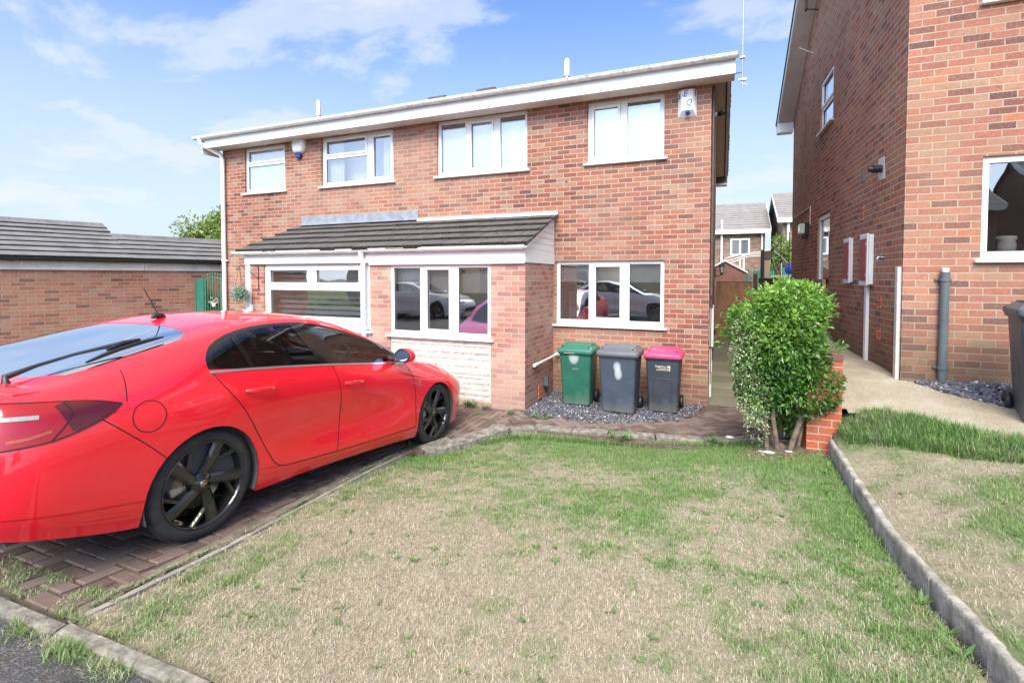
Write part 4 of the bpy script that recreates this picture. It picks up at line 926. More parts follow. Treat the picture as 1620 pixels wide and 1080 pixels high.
# weeds : rosettes here and there
def rosette(b, c, r, n, rr, h=.3, w=.35):
    for k in range(n):
        a = rr.uniform(0, 2*PI); l = r*rr.uniform(.6, 1.1); d = Vector((math.cos(a), math.sin(a), h*rr.uniform(.3, 1.3))); s = Vector((-math.sin(a), math.cos(a), 0))*l*w*.5
        p = Vector(c); b.face([p, p+d*l*.5+s, p+d*l, p+d*l*.5-s], 0)
rr = random.Random(21)
def weeds(b):
    for i in range(22):     # along the foot of the kerb
        y = rr.uniform(-5.3, -2.2); x = KERBX-.05-abs(rr.gauss(.05, .06)); rosette(b, (x, y, float(zl(x, y))), rr.uniform(.03, .065), 8, rr, .8, .30)
    for i in range(190):
        x, y = rr.uniform(-2.6, 1.0), rr.uniform(-6.3, -2.1)
        if inpoly(x, y, LAWN): rosette(b, (x, y, float(zl(x, y))+.004), rr.uniform(.02, .05), 8, rr, .35, .3)
    for i in range(30):
        x, y = rr.uniform(1.3, 3.4), rr.uniform(-6, -3); rosette(b, (x, y, float(zr(x, y))+.004), rr.uniform(.02, .05), 8, rr, .35, .3)
    for (x, y, n, s) in ((-3.3, -1.42, 14, .12), (-3.0, -1.45, 10, .08), (-3.6, -1.5, 9, .07), (-2.55, -1.55, 9, .07), (-2.05, -1.62, 12, .08), (-1.2, -1.75, 8, .05), (-2.95, -1.7, 6, .06), (-3.05, -3.2, 9, .09), (.1, -1.75, 10, .10), (-.9, -1.98, 12, .11)):
        for k in range(5): rosette(b, (x+rr.gauss(0, .06), y+rr.gauss(0, .03), .0), s*rr.uniform(.5, 1), n*2, rr, 1.0, .12)
wd = MB(); weeds(wd); wd.build('weeds', 'weed', label='scattered dandelion and dock leaves in the lawn and paving', cat='weeds', kind='stuff')

# ------------------------------------------------------------------ base ground, street
def farz(x, y): return float(np.interp(y, [-60, -6.7, -6.3, -1.8, 0, 60], [.18, .18, .12, -.2, -.22, -.22]))
b = MB(); xs = [-300, -60, -20, -8, 0, 8, 20, 60, 300]; ys = [-300, -60, -15, -6.75, -6.3, -1.8, 0, 30, 60, 300]
b.mesh([(x, y, farz(x, y)) for y in ys for x in xs], [(j*9+i, j*9+i+1, (j+1)*9+i+1, (j+1)*9+i) for j in range(len(ys)-1) for i in range(8)]); b.build('ground', 'far_ground', kind='structure')
def stz(x): return float(np.interp(x, [-60, -4, 1, 6, 60], [.10, .30, .42, .55, .8]))
b = MB(); xs = [-60, -20, -8, -4, -1.5, 1, 3.5, 6, 20, 60]
b.mesh([(x, y, stz(x)) for y in (-14.5, -6.60) for x in xs], [(i, i+1, 10+i+1, 10+i) for i in range(9)]); b.build('road', 'asphalt', kind='structure')
# neighbour's rough path, patio, side path
b = MB(); PP = [(1.30, -2.10), (1.62, -2.34), (2.0, -2.75), (2.5, -3.02), (3.2, -3.12), (6.5, -3.12)]
xs = np.arange(1.22, 6.6, .1); ys = np.arange(-3.2, 8.5, .1); vs = []; fs = []
for y in ys:
    for x in xs: vs.append((x, y, float(zp(x, min(y, 7)))))
lo = lambda x: np.interp(x, [p[0] for p in PP], [p[1] for p in PP])
for j in range(len(ys)-1):
    for i in range(len(xs)-1):
        x, y = xs[i]+.05, ys[j]+.05
        if y > lo(x)-.03 and (y < -1.3 or x < 2.1): fs.append((j*len(xs)+i, j*len(xs)+i+1, (j+1)*len(xs)+i+1, (j+1)*len(xs)+i))
b.mesh(vs, fs, 0, True); b.build('path', 'rough_path', kind='structure')
b = MB(); b.face([(1.19, -2.4, .30), (1.5, -2.4, .47), (1.5, -1.7, .66), (1.19, -1.7, .58)]); b.face([(1.19, -2.4, 0), (1.19, -2.4, .30), (1.19, -1.7, .58), (1.19, -1.7, 0)]); b.build('ground', 'soil', kind='structure')
part('side_path', 'paving_side', None, lambda b: b.box(.002, 1.02, 0.0, 8.3, -.1, .004), kind='structure')
part('patio_base', 'soil', None, lambda b: b.box(-8.5, 1.0, -2.0, .0, -.14, -.03), kind='structure')
part('step', 'kerb_pale', None, lambda b: b.box(.05, 1.0, 7.05, 7.35, .004, .09), kind='structure', bevel=.01)

def chips(name, n, poly, zf, s, seed, label):
    rr = random.Random(seed); v = []; f = []; at = []
    xs = [p[0] for p in poly]; ys = [p[1] for p in poly]; k = 0
    while k < n:
        x, y = rr.uniform(min(xs), max(xs)), rr.uniform(min(ys), max(ys))
        if not inpoly(x, y, poly): continue
        k += 1; z = zf(x, y)+rr.uniform(-.004, .016); l = rr.uniform(*s); w = l*rr.uniform(.4, .8); h = l*.16
        q = Quaternion((rr.gauss(0, .22), rr.gauss(0, .22), 1), rr.uniform(0, 6.28)) @ Quaternion((1, 0, 0), rr.gauss(0, .35))
        pts = [(-l/2, -w*.3, -h), (-l*.1, -w/2, -h), (l/2, -w*.1, -h), (l*.2, w/2, -h), (-l*.35, w*.4, -h)]
        i = len(v); t = rr.random(); t = 1. if rr.random() < .025 else t*.9
        for p in pts: v.append(tuple(q @ Vector(p) + Vector((x, y, z))))
        for p in pts: v.append(tuple(q @ Vector((p[0]*.88, p[1]*.88, h)) + Vector((x, y, z))))
        f.append(tuple(i+5+a for a in range(5)))
        for a in range(5): f.append((i+a, i+(a+1) % 5, i+5+(a+1) % 5, i+5+a))
        at += [t]*10
    me = D.meshes.new(name); me.from_pydata(v, [], f); me.materials.append(M['slate']); a = me.attributes.new('lv', 'FLOAT', 'POINT'); a.data.foreach_set('value', at)
    o = D.objects.new(name, me); col.objects.link(o); return tag(o, label, 'gravel', kind='stuff')
SL = [(-2.41, -1.28), (-2.41, .0), (-.06, .0), (-.1, -.45), (-.35, -.95), (-.8, -1.3), (-1.4, -1.5), (-2.1, -1.52), (-2.44, -1.42)]
chips('slate_chippings', 6500, SL, lambda x, y: -.012, (.015, .042), 3, 'purple slate chippings under the three bins')
part('chipping_bed', 'soil', None, lambda b: b.prism([(x, y, -.028) for x, y in SL], (0, 0, .008)), kind='structure')
SR = [(2.05, -1.46), (2.2, -1.75), (2.45, -2.05), (2.75, -2.3), (3.4, -2.5), (4.5, -2.5), (4.5, -1.40), (2.0, -1.42)]
chips('slate_chippings', 5500, SR, lambda x, y: float(zp(x, y))+.004, (.02, .055), 4, 'grey slate chippings against the wall of the right-hand house')

# ------------------------------------------------------------------ block paving (herringbone), edging, kerbs
def pavers(name, inside, zf, xr, yr, ang=0, seed=1, drop=.0):
    rr = random.Random(seed); v = []; f = []; at = []; g = .004; ca, sa = math.cos(ang), math.sin(ang)
    w, l = .1, .2
    R0 = max(abs(c) for c in (*xr, *yr))+1
    n = int(R0*2/w)+2
    for i in range(-n, n):
        for j in range(-n, n):
            k = (i - j) % 4
            if k == 0: x0, y0, dx, dy = i*w, j*w, l, w
            elif k == 3: x0, y0, dx, dy = i*w, j*w, w, l
            else: continue
            if k == 3 : pass
            cx, cy = x0+dx/2, y0+dy/2; X, Y = cx*ca-cy*sa, cx*sa+cy*ca
            if not (xr[0] < X < xr[1] and yr[0] < Y < yr[1]) or not inside(X, Y): continue
            dz = rr.gauss(0, .0018); tx, ty = rr.gauss(0, .006), rr.gauss(0, .006); t = rr.random(); b0 = len(v); e = .007; gx = 1.5*g*rr.uniform(.6, 1.5); gy = 1.5*g*rr.uniform(.6, 1.6)
            P = []
            for (q, zz) in ((0, -.05), (0, -.005), (e, 0)):
                for (a, c) in ((x0+gx+q, y0+gy+q), (x0+dx-gx-q, y0+gy+q), (x0+dx-gx-q, y0+dy-gy-q), (x0+gx+q, y0+dy-gy-q)):
                    X2, Y2 = a*ca-c*sa, a*sa+c*ca; P.append((X2, Y2, float(zf(X2, Y2))+zz+dz+(a-cx)*tx+(c-cy)*ty))
            v += P
            for m_ in (0, 4):
                for a in range(4): f.append((b0+m_+a, b0+m_+(a+1) % 4, b0+m_+4+(a+1) % 4, b0+m_+4+a))
            f.append((b0+8, b0+9, b0+10, b0+11)); at += [t]*12
    me = D.meshes.new(name); me.from_pydata(v, [], f); me.materials.append(M['paver']); a = me.attributes.new('lv', 'FLOAT', 'POINT'); a.data.foreach_set('value', at)
    o = D.objects.new(name, me); col.objects.link(o); return tag(o, kind='structure')
lx = lambda y: float(np.interp(y, [-6.5, -5.8, -5.2, -4.6, -4.0, -3.45], [-2.60, -2.66, -2.74, -2.82, -2.90, -2.94]))
def in_drive(x, y):
    if y < -3.45: return x < lx(y)-.14
    if y < -3.24: return x < -2.86
    e = float(np.interp(y, [-3.24, -2.62, -2.25, -2.05, -1.95], [-2.86, -2.62, -2.5, -2.35, -2.2]))
    return x < e and y < YB-.01 and not (y > -1.9 and x > -2.44)
def in_front(x, y): return (y < YB-.01 or (x < -7.95)) and in_drive(x, min(y, YB-.02))
dz_ = lambda x, y: drive_z(y)
pavers('driveway', in_drive, dz_, (-6.6, -2.0), (-6.48, YB), PI/2, 2)
def pbed(b):
    ys = [-6.55, -5.7, -4.4, -3.3]
    b.face([(x, y, float(drive_z(y))-.016) for x, y in ((-8.6, -3.3), (-2.95, -3.3), (-2.75, -2.8), (-2.55, -2.3), (-2.4, -1.95), (-2.4, -1.2), (-8.6, -1.2))])
    for i in range(3):
        q = [(-8.6, ys[i]), (lx(ys[i])-.02, ys[i]), (lx(ys[i+1])-.02, ys[i+1]), (-8.6, ys[i+1])]
        b.face([(x, y, float(drive_z(y))-.014) for x, y in q])
part('drive_bed', 'soil', None, pbed, kind='structure')
def in_patio(x, y):
    if not (-2.6 < x < 1.0 and y < -.01): return False
    lowy = float(np.interp(x, [-2.6, -2.1, -.8, .45, 1.0], [-1.9, -1.78, -1.65, -1.28, -1.2]))
    return y > lowy and not inpoly(x, y, SL)
pavers('patio', in_patio, lambda x, y: 0.0, (-2.7, 1.02), (-2.1, 0), PI/4, 5)
# drive edge bricks + flush kerb beside the lawn
def dedge(b):
    rr = random.Random(6); y = -6.45
    while y < -3.5:
        x = lx(y); z = float(drive_z(y+.1)); t = rr.uniform(-.004, .004)
        b.box(x-.135+t, x-.03+t, y, y+.197, z-.08, z-.004+rr.uniform(-.003, .003)); y += .205
part('drive_edging', 'edge_brick', None, dedge, kind='structure', bevel=.006)
def dstrip(b):
    ys = np.arange(-6.5, -3.4, .2)
    for a, c in zip(ys[:-1], ys[1:]):
        za, zc = float(drive_z(a))+.006, float(drive_z(c))+.006
        b.prism([(lx(a)-.022, a, za-.1), (lx(a)+.014, a, za-.1), (lx(a)+.014, a, za-.012), (lx(a)-.022, a, za-.012)], (lx(c)-lx(a), c-a-.003, zc-za))
part('drive_kerb', 'concrete', None, dstrip, kind='structure', bevel=.004)
def skerb(b):
    rr = random.Random(8); x = -8.0
    while x < 8:
        L_ = .915; z0, z1 = stz(x)+.028, stz(x+L_)+.028; s = rr.uniform(-.008, .008)
        n = 24; vs = []; 
        for i in range(n+1):
            u = i/n; X = x+.006+(L_-.012)*u; Z = z0+(z1-z0)*u; e = .016*mnoise.fractal(Vector((X*9, 0, 1)), 1, 2, 3)
            vs += [(X, -6.60+s+e, Z-.15), (X, -6.605+s+e, Z-.01), (X, -6.585+s+e, Z+.004*mnoise.noise(Vector((X*7, 2, 1)))), (X, -6.548+s, Z+.004*mnoise.noise(Vector((X*7, 5, 1)))), (X, -6.538+s+e, Z-.012), (X, -6.538+s, Z-.15)]
        b.mesh(vs, [(i*6+k, i*6+k+1, (i+1)*6+k+1, (i+1)*6+k) for i in range(n) for k in range(5)] + [(0, 1, 2, 3, 4, 5), tuple(n*6+k for k in range(6))[::-1]], 0)
        x += L_
part('road_kerb', 'kerb_pale', None, skerb, kind='structure')
GR = [(-8, -6.72), (8, -6.72), (8, -6.60), (-8, -6.60)]
blades('grass', [(-2.9, -6.72), (-1.2, -6.72), (-1.2, -6.6), (-2.9, -6.6)], lambda X, Y: np.array([stz(a) for a in np.atleast_1d(X)]), lambda x, y: .62+.4*mnoise.noise(Vector((x*5, 0, 0))), 2600, (.02, .05), 12, 'tufts of grass growing along the road kerb', dens=lambda x, y: max(0, .35+mnoise.noise(Vector((x*4, 3, 0))))*math.exp(-((y+6.6)/.05)**2))
blades('grass', [(-3.6, -6.5), (-2.5, -6.5), (-2.5, -6.3), (-3.6, -6.3)], lambda X, Y: drive_z(Y)-.005, lambda x, y: .5+.4*mnoise.noise(Vector((x*5, y*5, 0))), 3500, (.012, .035), 13, 'grass growing in the joints at the foot of the drive', dens=lambda x, y: max(0, .1+1.4*mnoise.noise(Vector((x*6, y*9, 0)))))
JN = [(lx(-6.4)-.04, -6.4), (lx(-5.2)-.04, -5.2), (lx(-4)-.04, -4.0), (lx(-3.5)-.04, -3.5), (lx(-3.5)-.02, -3.5), (lx(-4)-.02, -4), (lx(-5.2)-.02, -5.2), (lx(-6.4)-.02, -6.4)]
blades('grass', JN, lambda X, Y: drive_z(Y), lambda x, y: .55+.3*mnoise.noise(Vector((x*5, y*5, 0))), 4500, (.010, .028), 14, 'thin line of grass between drive bricks and lawn kerb', dens=lambda x, y: max(.05, .3+1.2*mnoise.noise(Vector((x*3, y*3, 1)))))

# retaining kerb between the two lawns: round-topped concrete edgings, each its own slab
ke = empty('lawn_kerb', (KERBX, -4, 0), label='weathered upright concrete edging slabs dividing the two lawns', cat='kerb')
def slab(i, y0, y1, z0, z1, dx, dx2, sd):
    def f(b):
        n, m = 26, 9; vs = []
        for a in range(n+1):
            u = a/n; y = y0+(y1-y0)*u; z = z0+(z1-z0)*u; x = dx+(dx2-dx)*u
            for k in range(m):
                t = k/(m-1); ang = PI*t
                if k == 0: px, pz = -.027, -.30
                elif k == m-1: px, pz = .027, -.30
                else: px, pz = -.025*math.cos(PI*(k-1)/(m-3)), -.006+.012*math.sin(PI*(k-1)/(m-3)) - (.0 if 1 < k < m-2 else .02)
                q = Vector((px*20, y*13, pz*20+sd)); e = .006*mnoise.fractal(q, 1, 2, 4)
                vs.append((x+px+e, y, z+pz+e*.8))
        b.mesh([(p[0], p[1]+4, p[2]) for p in vs], [(a*m+k, a*m+k+1, (a+1)*m+k+1, (a+1)*m+k) for a in range(n) for k in range(m-1)], 0, True)
        b.face([(vs[k][0], vs[k][1]+4, vs[k][2]) for k in range(m)][::-1]); b.face([(vs[n*m+k][0], vs[n*m+k][1]+4, vs[n*m+k][2]) for k in range(m)])
    part('slab', 'concrete_kerb', ke, f)
KB = [(-2.28, -3.19, .335, .318, 0, 0), (-3.196, -4.10, .318, .318, .002, -.002), (-4.106, -4.72, .322, .395, 0, .004), (-4.725, -5.32, .385, .462, .012, .012), (-5.326, -5.95, .47, .54, .0, .01), (-5.956, -6.48, .545, .56, .01, .0)]
for i, k in enumerate(KB): slab(i, *k, sd=i*7)
# curved edging stones in front of the patio
es = empty('edging_stones', (-1.2, -2, 0), label='curved row of worn concrete edging stones between patio and lawn', cat='edging')
EP = [(-2.86, -3.24), (-2.66, -2.88), (-2.50, -2.50), (-2.34, -2.16), (-2.02, -1.93), (-1.55, -1.86), (-1.10, -1.81), (-.55, -1.75), (.0, -1.60), (.50, -1.42), (1.0, -1.36)]
for i in range(len(EP)-1):
    a, c = Vector((*EP[i], 0)), Vector((*EP[i+1], 0)); d = (c-a); L_ = d.length; d.normalize(); nn = Vector((-d.y, d.x, 0)); ww = .30 if i == 0 else .25 if i < 3 else .16
    rr = random.Random(i)
    def f(b):
        nx, ny = 12, 5; z = (.03 if i < 3 else .008)+rr.uniform(-.006, .006); tilt = rr.uniform(-.008, .008); vs = []
        for r in range(2):
            for p in range(nx+1):
                for q in range(ny+1):
                    u, v_ = p/nx, q/ny; P_ = a+d*(.007+(L_-.014)*u)+nn*(ww*(v_-.5)); ed = min(u*L_, (1-u)*L_, v_*ww, (1-v_)*ww)
                    e = .006*mnoise.fractal(P_*14, 1, 2, 4); zz = z+tilt*(u-.5)*4+e-(.012 if ed < .004 else 0)
                    P2 = P_ + nn*(e if q in (0, ny) else 0)
                    vs.append((P2.x+1.2, P2.y+2, zz if r == 0 else -.16))
        k = (nx+1)*(ny+1); I = lambda p, q, r: r*k+p*(ny+1)+q
        fs = [(I(p, q, 0), I(p+1, q, 0), I(p+1, q+1, 0), I(p, q+1, 0)) for p in range(nx) for q in range(ny)]
        fs += [(I(p, 0, 1), I(p+1, 0, 1), I(p+1, 0, 0), I(p, 0, 0)) for p in range(nx)] + [(I(p+1, ny, 1), I(p, ny, 1), I(p, ny, 0), I(p+1, ny, 0)) for p in range(nx)]
        fs += [(I(0, q+1, 1), I(0, q, 1), I(0, q, 0), I(0, q+1, 0)) for q in range(ny)] + [(I(nx, q, 1), I(nx, q+1, 1), I(nx, q+1, 0), I(nx, q, 0)) for q in range(ny)]
        b.mesh(vs, fs, 0)
    part('stone', 'kerb_pale', es, f)
part('white_pebble', 'pvc', None, lambda b: b.lathe([(.0, .0), (.05, .004), (.045, .022), (.0, .03)], n=10, T=Matrix.Translation((.28, -1.53, .008)) @ Matrix.Scale(.6, 4, (0, 1, 0))), label='small flat white stone lying on the edging by the shrub', cat='stone')
# ------------------------------------------------------------------ wheelie bins
def rrect(w, d, r, z, n=5, cx=0, cy=0):
    pts = []
    for (sx, sy, a0) in ((1, 1, 0), (-1, 1, PI/2), (-1, -1, PI), (1, -1, 3*PI/2)):
        for k in range(n+1):
            a = a0+PI/2*k/n; pts.append((cx+sx*(w/2-r)+r*math.cos(a), cy+sy*(d/2-r)+r*math.sin(a), z))
    return pts
def loft(b, secs, m=0, smooth=True, cap0=True, cap1=True):
    n = len(secs[0]); v = [p for s in secs for p in s]
    b.mesh(v, [(i*n+k, i*n+(k+1) % n, (i+1)*n+(k+1) % n, (i+1)*n+k) for i in range(len(secs)-1) for k in range(n)], m, smooth)
    if cap0: b.face(secs[0][::-1], m)
    if cap1: b.face(secs[-1], m)
def wbin(loc, rz, w, dpt, h, label, mbody, mlid, mrim, panel_=False, tall_lid=False, group=None):
    t = empty('wheelie_bin', loc, rz, label, 'bin', group)
    def body(b):
        S = []
        for k in range(9):
            u = k/8; z = .025+(h*.86-.025)*u; s = .80+.16*u; sd = .74+.24*u
            S.append(rrect(w*s, dpt*sd, .035, z, cy=-.02*(1-u)*0 + dpt*.5*(1-sd)*-.0))
        loft(b, S)
        if panel_:
            y = -dpt*.5
            for (x0, x1, z0, z1) in ((-.125, -.105, .06, .50), (.105, .125, .06, .50), (-.125, .125, .49, .51)):
                pass
    bo = part('body', mbody, t, body)
    if panel_:      # the moulded arch on the front
        def f(b):
            def yf(z): u = (z-.025)/(h*.86-.025); return -dpt*(.74+.24*u)/2
            P = [(-.125, .05), (-.125, .44), (-.115, .475), (-.09, .49), (.09, .49), (.115, .475), (.125, .44), (.125, .05)]
            for (a, c) in zip(P[:-1], P[1:]):
                b.tube([(a[0], yf(a[1])+.001, a[1]), (c[0], yf(c[1])+.001, c[1])], .007, 0, 8)
        part('moulding', mbody, bo, f)
    def rim(b):
        z = h*.86
        loft(b, [rrect(w*.965, dpt*.985, .035, z-.05), rrect(w*1.02, dpt*1.04, .04, z-.045), rrect(w*1.03, dpt*1.05, .04, z), rrect(w*.97, dpt*.99, .035, z+.012)])
        b.tube([(-w*.40, dpt*.56, z-.03), (-w*.38, dpt*.66, z+.015), (w*.38, dpt*.66, z+.015), (w*.40, dpt*.56, z-.03)], .014, 0, 8)
    part('rim', mrim, t, rim)
    def lid(b):
        z = h*.86+.013; k = 1.0
        loft(b, [rrect(w*1.06*k, dpt*1.08, .045, z-.03, cy=-.01), rrect(w*1.07*k, dpt*1.09, .05, z+.0, cy=-.01), rrect(w*1.05*k, dpt*1.06, .05, z+.022, cy=-.01), rrect(w*.96, dpt*.96, .07, z+.035, cy=0), rrect(w*.90, dpt*.85, .07, z+(.065 if tall_lid else .06), cy=.01), rrect(w*.78, dpt*.70, .07, z+.078, cy=.02)], smooth=True)
        for s in (-1, 1):
            b.prism([(s*w*.36, -dpt*.40, z+.035), (s*w*.36, -dpt*.30, z+.085), (s*w*.36, -dpt*.1, z+.09), (s*w*.36, dpt*.3, z+.08), (s*w*.36, dpt*.3, z+.02)], (s*.035, 0, 0))
        b.box(-w*.28, w*.28, -dpt*.32, -dpt*.24, z+.05, z+.082)
        b.tube([(-w*.38, dpt*.55, z+.04), (w*.38, dpt*.55, z+.04)], .018, 0, 8)
    li = part('lid', mlid, t, lid, bevel=.004)
    part('slot', 'black_plastic', li, lambda b: [b.box(s*w*.385-.008, s*w*.385+.008, -dpt*.43, -dpt*.412, h*.86+.045, h*.86+.085) for s in (-1, 1)])
    for s in (-1, 1):
        T = Matrix.Translation((s*(w*.46), dpt*.40, .098)) @ Matrix.Rotation(PI/2, 4, 'Z')
        wh = part('wheel', 'black_plastic', t, lambda b: b.lathe([(.03, -.025), (.09, -.024), (.098, -.012), (.098, .012), (.09, .024), (.03, .025)], n=24, T=T, axis='y'))
    part('axle', 'steel', t, lambda b: b.tube([(-w*.46, dpt*.40, .098), (w*.46, dpt*.40, .098)], .01, 0, 8))
    return t, bo
G = 'wheelie bins standing on the chippings below the kitchen window'
def yface(dpt, h, z): u = (z-.025)/(h*.86-.025); return -dpt*(.74+.24*u)/2
b1, bo = wbin((-1.815, -.575, -.005), .02, .505, .50, .945, 'all green wheelie bin, leftmost of the three under the kitchen window', 'bin_green', 'bin_green_lid', 'bin_green_lid', group=G)
part('sticker', 'stone_white', b1, lambda b: b.box(-.16, .0, -.279, -.276, .79, .815))
text_mesh('RECYCLE', .022, 'letter_grey', bo, Matrix.Translation((0, yface(.5, .945, .55)-.002, .55)) @ FRONT)
b2, bo = wbin((-1.155, -.745, -.005), -.01, .55, .54, .975, 'blue-grey wheelie bin with a plain grey lid, middle of the three', 'bin_grey', 'bin_grey_lid', 'bin_grey_lid', tall_lid=True, group=G)
b3, bo = wbin((-.575, -.50, -.005), 0, .49, .50, .935, 'slate grey wheelie bin with a bright pink lid', 'bin_slate', 'bin_pink', 'bin_rim', panel_=True, group=G)
def lt(t_, s, x, z): text_mesh(t_, s, 'stone_white', bo, Matrix.Translation((x, yface(.5, .935, z)-.003, z)) @ Matrix.Rotation(-.0, 4, 'X') @ FRONT, align='RIGHT', bold=.0006)
lt('Rotherham', .034, .055, .655); lt('Metropolitan', .022, .055, .63); lt('Borough Council', .020, .055, .610)
part('emblem', 'stone_white', bo, lambda b: (b.box(.065, .10, yface(.5, .935, .64)-.0035, yface(.5, .935, .64)+.002, .61, .68),))
part('emblem_inset', 'bin_slate', bo, lambda b: b.box(.072, .088, yface(.5, .935, .64)-.0045, yface(.5, .935, .64)-.003, .622, .655))
wbin((2.76, -2.37, .70), -.25, .60, .62, 1.06, 'dark grey wheelie bin cut off by the right edge of the photo', 'bin_grey', 'bin_grey', 'bin_grey')

# ------------------------------------------------------------------ shrub, retaining wall with pier, ranch fence, side gate
sh = empty('shrub', (.72, -2.12, .12), label='large bushy evergreen shrub with variegated leaves on its left side and bare stems', cat='shrub')
rr = random.Random(31)
def blob(c, r, n, shell=.55):
    out = []
    for _ in range(n):
        d = Vector((rr.gauss(0, 1), rr.gauss(0, 1), rr.gauss(0, 1))).normalized(); k = (rr.random()**.45)*(1-shell)+shell if rr.random() < .8 else rr.random()*.9
        k *= 1+.22*mnoise.noise(d*2.6+Vector(c)*3)
        p = Vector((c[0]+d.x*r[0]*k, c[1]+d.y*r[1]*k, c[2]+d.z*r[2]*k)); out.append((p, d))
    return out
P = blob((.03, 0, 1.08), (.40, .38, .50), 8500) + blob((.1, .12, .42), (.26, .16, .26), 1300) + blob((-.13, -.05, .80), (.30, .30, .42), 3600) + blob((.10, 0, 1.48), (.32, .30, .28), 3800) + blob((.24, -.04, .74), (.29, .30, .36), 3400) + blob((-.22, .0, 1.30), (.28, .26, .24), 2000)
# loose shoots that break the outline
for _ in range(46):
    d = Vector((rr.gauss(0, 1), rr.gauss(0, .8), abs(rr.gauss(.3, .8)))).normalized(); o = Vector((.0, 0, 1.08)) + Vector((d.x*.44, d.y*.40, d.z*.52)); L_ = rr.uniform(.05, .16)
    for q in range(16): P.append((o+d*L_*q/12+Vector((rr.gauss(0, .015), rr.gauss(0, .015), rr.gauss(0, .015))), d))
for q in range(70): t = q/70; P.append((Vector((.34+.13*t, .0, 1.25+.36*t))+Vector((rr.gauss(0, .02), rr.gauss(0, .02), rr.gauss(0, .02))), Vector((.5, 0, 1))))
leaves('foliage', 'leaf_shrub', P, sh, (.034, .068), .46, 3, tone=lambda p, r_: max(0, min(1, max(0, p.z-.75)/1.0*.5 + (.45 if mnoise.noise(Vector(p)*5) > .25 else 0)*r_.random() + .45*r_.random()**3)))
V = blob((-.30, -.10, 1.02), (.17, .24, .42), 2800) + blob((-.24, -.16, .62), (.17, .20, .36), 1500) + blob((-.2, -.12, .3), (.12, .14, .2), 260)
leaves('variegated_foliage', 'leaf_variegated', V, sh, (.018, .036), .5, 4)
def f(b):
    for (x0, y0, x1, y1, x2, z2, r) in ((-.10, -.10, -.13, -.14, -.10, .75, .020), (.0, -.12, -.06, -.14, -.02, .80, .022), (.06, -.16, .19, -.12, .16, .85, .026), (.16, -.02, .24, .0, .25, .8, .018), (-.02, .05, -.1, .06, -.15, .9, .016)):
        b.tube([(x0, y0, -.08), ((x0*2+x1)/3, y0, .10), (x1, y1, .38), (x2, y1*.5, z2), (x2*1.2, 0, z2+.35)], [r*1.25, r*1.1, r, r*.8, r*.4], 0, 9)
    for k in range(26):
        a = rr.uniform(0, 6.28); z = rr.uniform(.4, 1.0); b.tube([(rr.gauss(0, .05), rr.gauss(0, .05), z), (.18*math.cos(a), .16*math.sin(a), z+.16), (.36*math.cos(a), .3*math.sin(a), z+.3)], [.010, .007, .003], 0, 5)
part('stem', 'bark', sh, f)
def f(b):
    rr2 = random.Random(2)
    for k in range(520):
        x, y = .70+rr2.gauss(0, .17), -2.30+rr2.gauss(0, .12); z = float(zl(min(x, 1.1), y))+.012; a = rr2.uniform(0, 6.28); s = rr2.uniform(.012, .03); d = Vector((math.cos(a), math.sin(a), rr2.uniform(-.1, .5)))*s; e = Vector((-math.sin(a), math.cos(a), 0))*s*.4
        p = Vector((x, y, z)); b.face([p, p+d*.5+e, p+d, p+d*.5-e])
lt_ = MB(); f(lt_); lt_.build('leaf_litter', 'litter', label='dry brown leaf litter round the stems of the shrub', cat='leaves', kind='stuff')
def mound(b):
    n, m = 16, 8; vs = [(.74, -2.2, .23)]
    for j in range(1, m+1):
        for i in range(n):
            a = 2*PI*i/n; r = j/m; x, y = .74+.46*r*math.cos(a), -2.14+.30*r*math.sin(a); vs.append((x, y, float(zl(min(x, 1.1), y))+.06*(1-r*r)-.02+.01*mnoise.noise(Vector((x*9, y*9, 0)))))
    b.mesh(vs, [(0, 1+i, 1+(i+1) % n) for i in range(n)] + [(1+(j-1)*n+i, 1+j*n+i, 1+j*n+(i+1) % n, 1+(j-1)*n+(i+1) % n) for j in range(1, m) for i in range(n)], 0, True)
part('soil', 'soil', None, mound, kind='structure')
for (x, y, s) in ((.62, -2.36, .045), (.80, -2.33, .03), (.55, -2.30, .02)):
    part('rubble', 'stone_white', None, lambda b: b.lathe([(.0, -.3), (.8, -.2), (1, .1), (.6, .5), (.0, .6)], n=7, T=Matrix.Translation((x, y, float(zl(x, y))+.025)) @ Matrix.Diagonal((s*1.3, s*.7, s*.6, 1)), smooth=False), label='pale broken stone at the foot of the shrub', cat='stone', group='pale stones under the shrub')
wa = empty('retaining_wall', (1.1, -2.2, 0), label='orange-red brick retaining wall whose end pier stands behind the shrub', cat='wall')
part('pier', 'brick_pier', wa, lambda b: b.box(-.135, .165, .0, .33, -.1, 1.08), bevel=.004)
part('coping', 'shed_brown', wa, lambda b: b.box(-.14, .168, -.004, .335, 1.082, 1.165), bevel=.006)
part('wall_run', 'brick_far', wa, lambda b: b.box(-.06, .13, .33, 10.2, -.2, 1.0))
fe = empty('ranch_fence', (1.13, -1.88, 0), label='old brown horizontal board fence between the two side paths', cat='fence')
def plank(b, y0, y1, z, h, th=.03, x=0, m=0, sd=0):
    n = 6
    for k in range(n):
        a, c = y0+(y1-y0)*k/n, y0+(y1-y0)*(k+1)/n; w0 = .006*mnoise.noise(Vector((a, z, sd))); w1 = .006*mnoise.noise(Vector((c, z, sd)))
        b.prism([(x, a, z+w0), (x, c, z+w1), (x, c, z+h+w1*1.5), (x, a, z+h+w0*1.5)], (th, 0, 0), m)
for (z, h) in ((1.75, .13), (1.42, .13)):
    part('board', 'timber_fence', fe, lambda b: plank(b, 0, 9.2, z, h, sd=z))
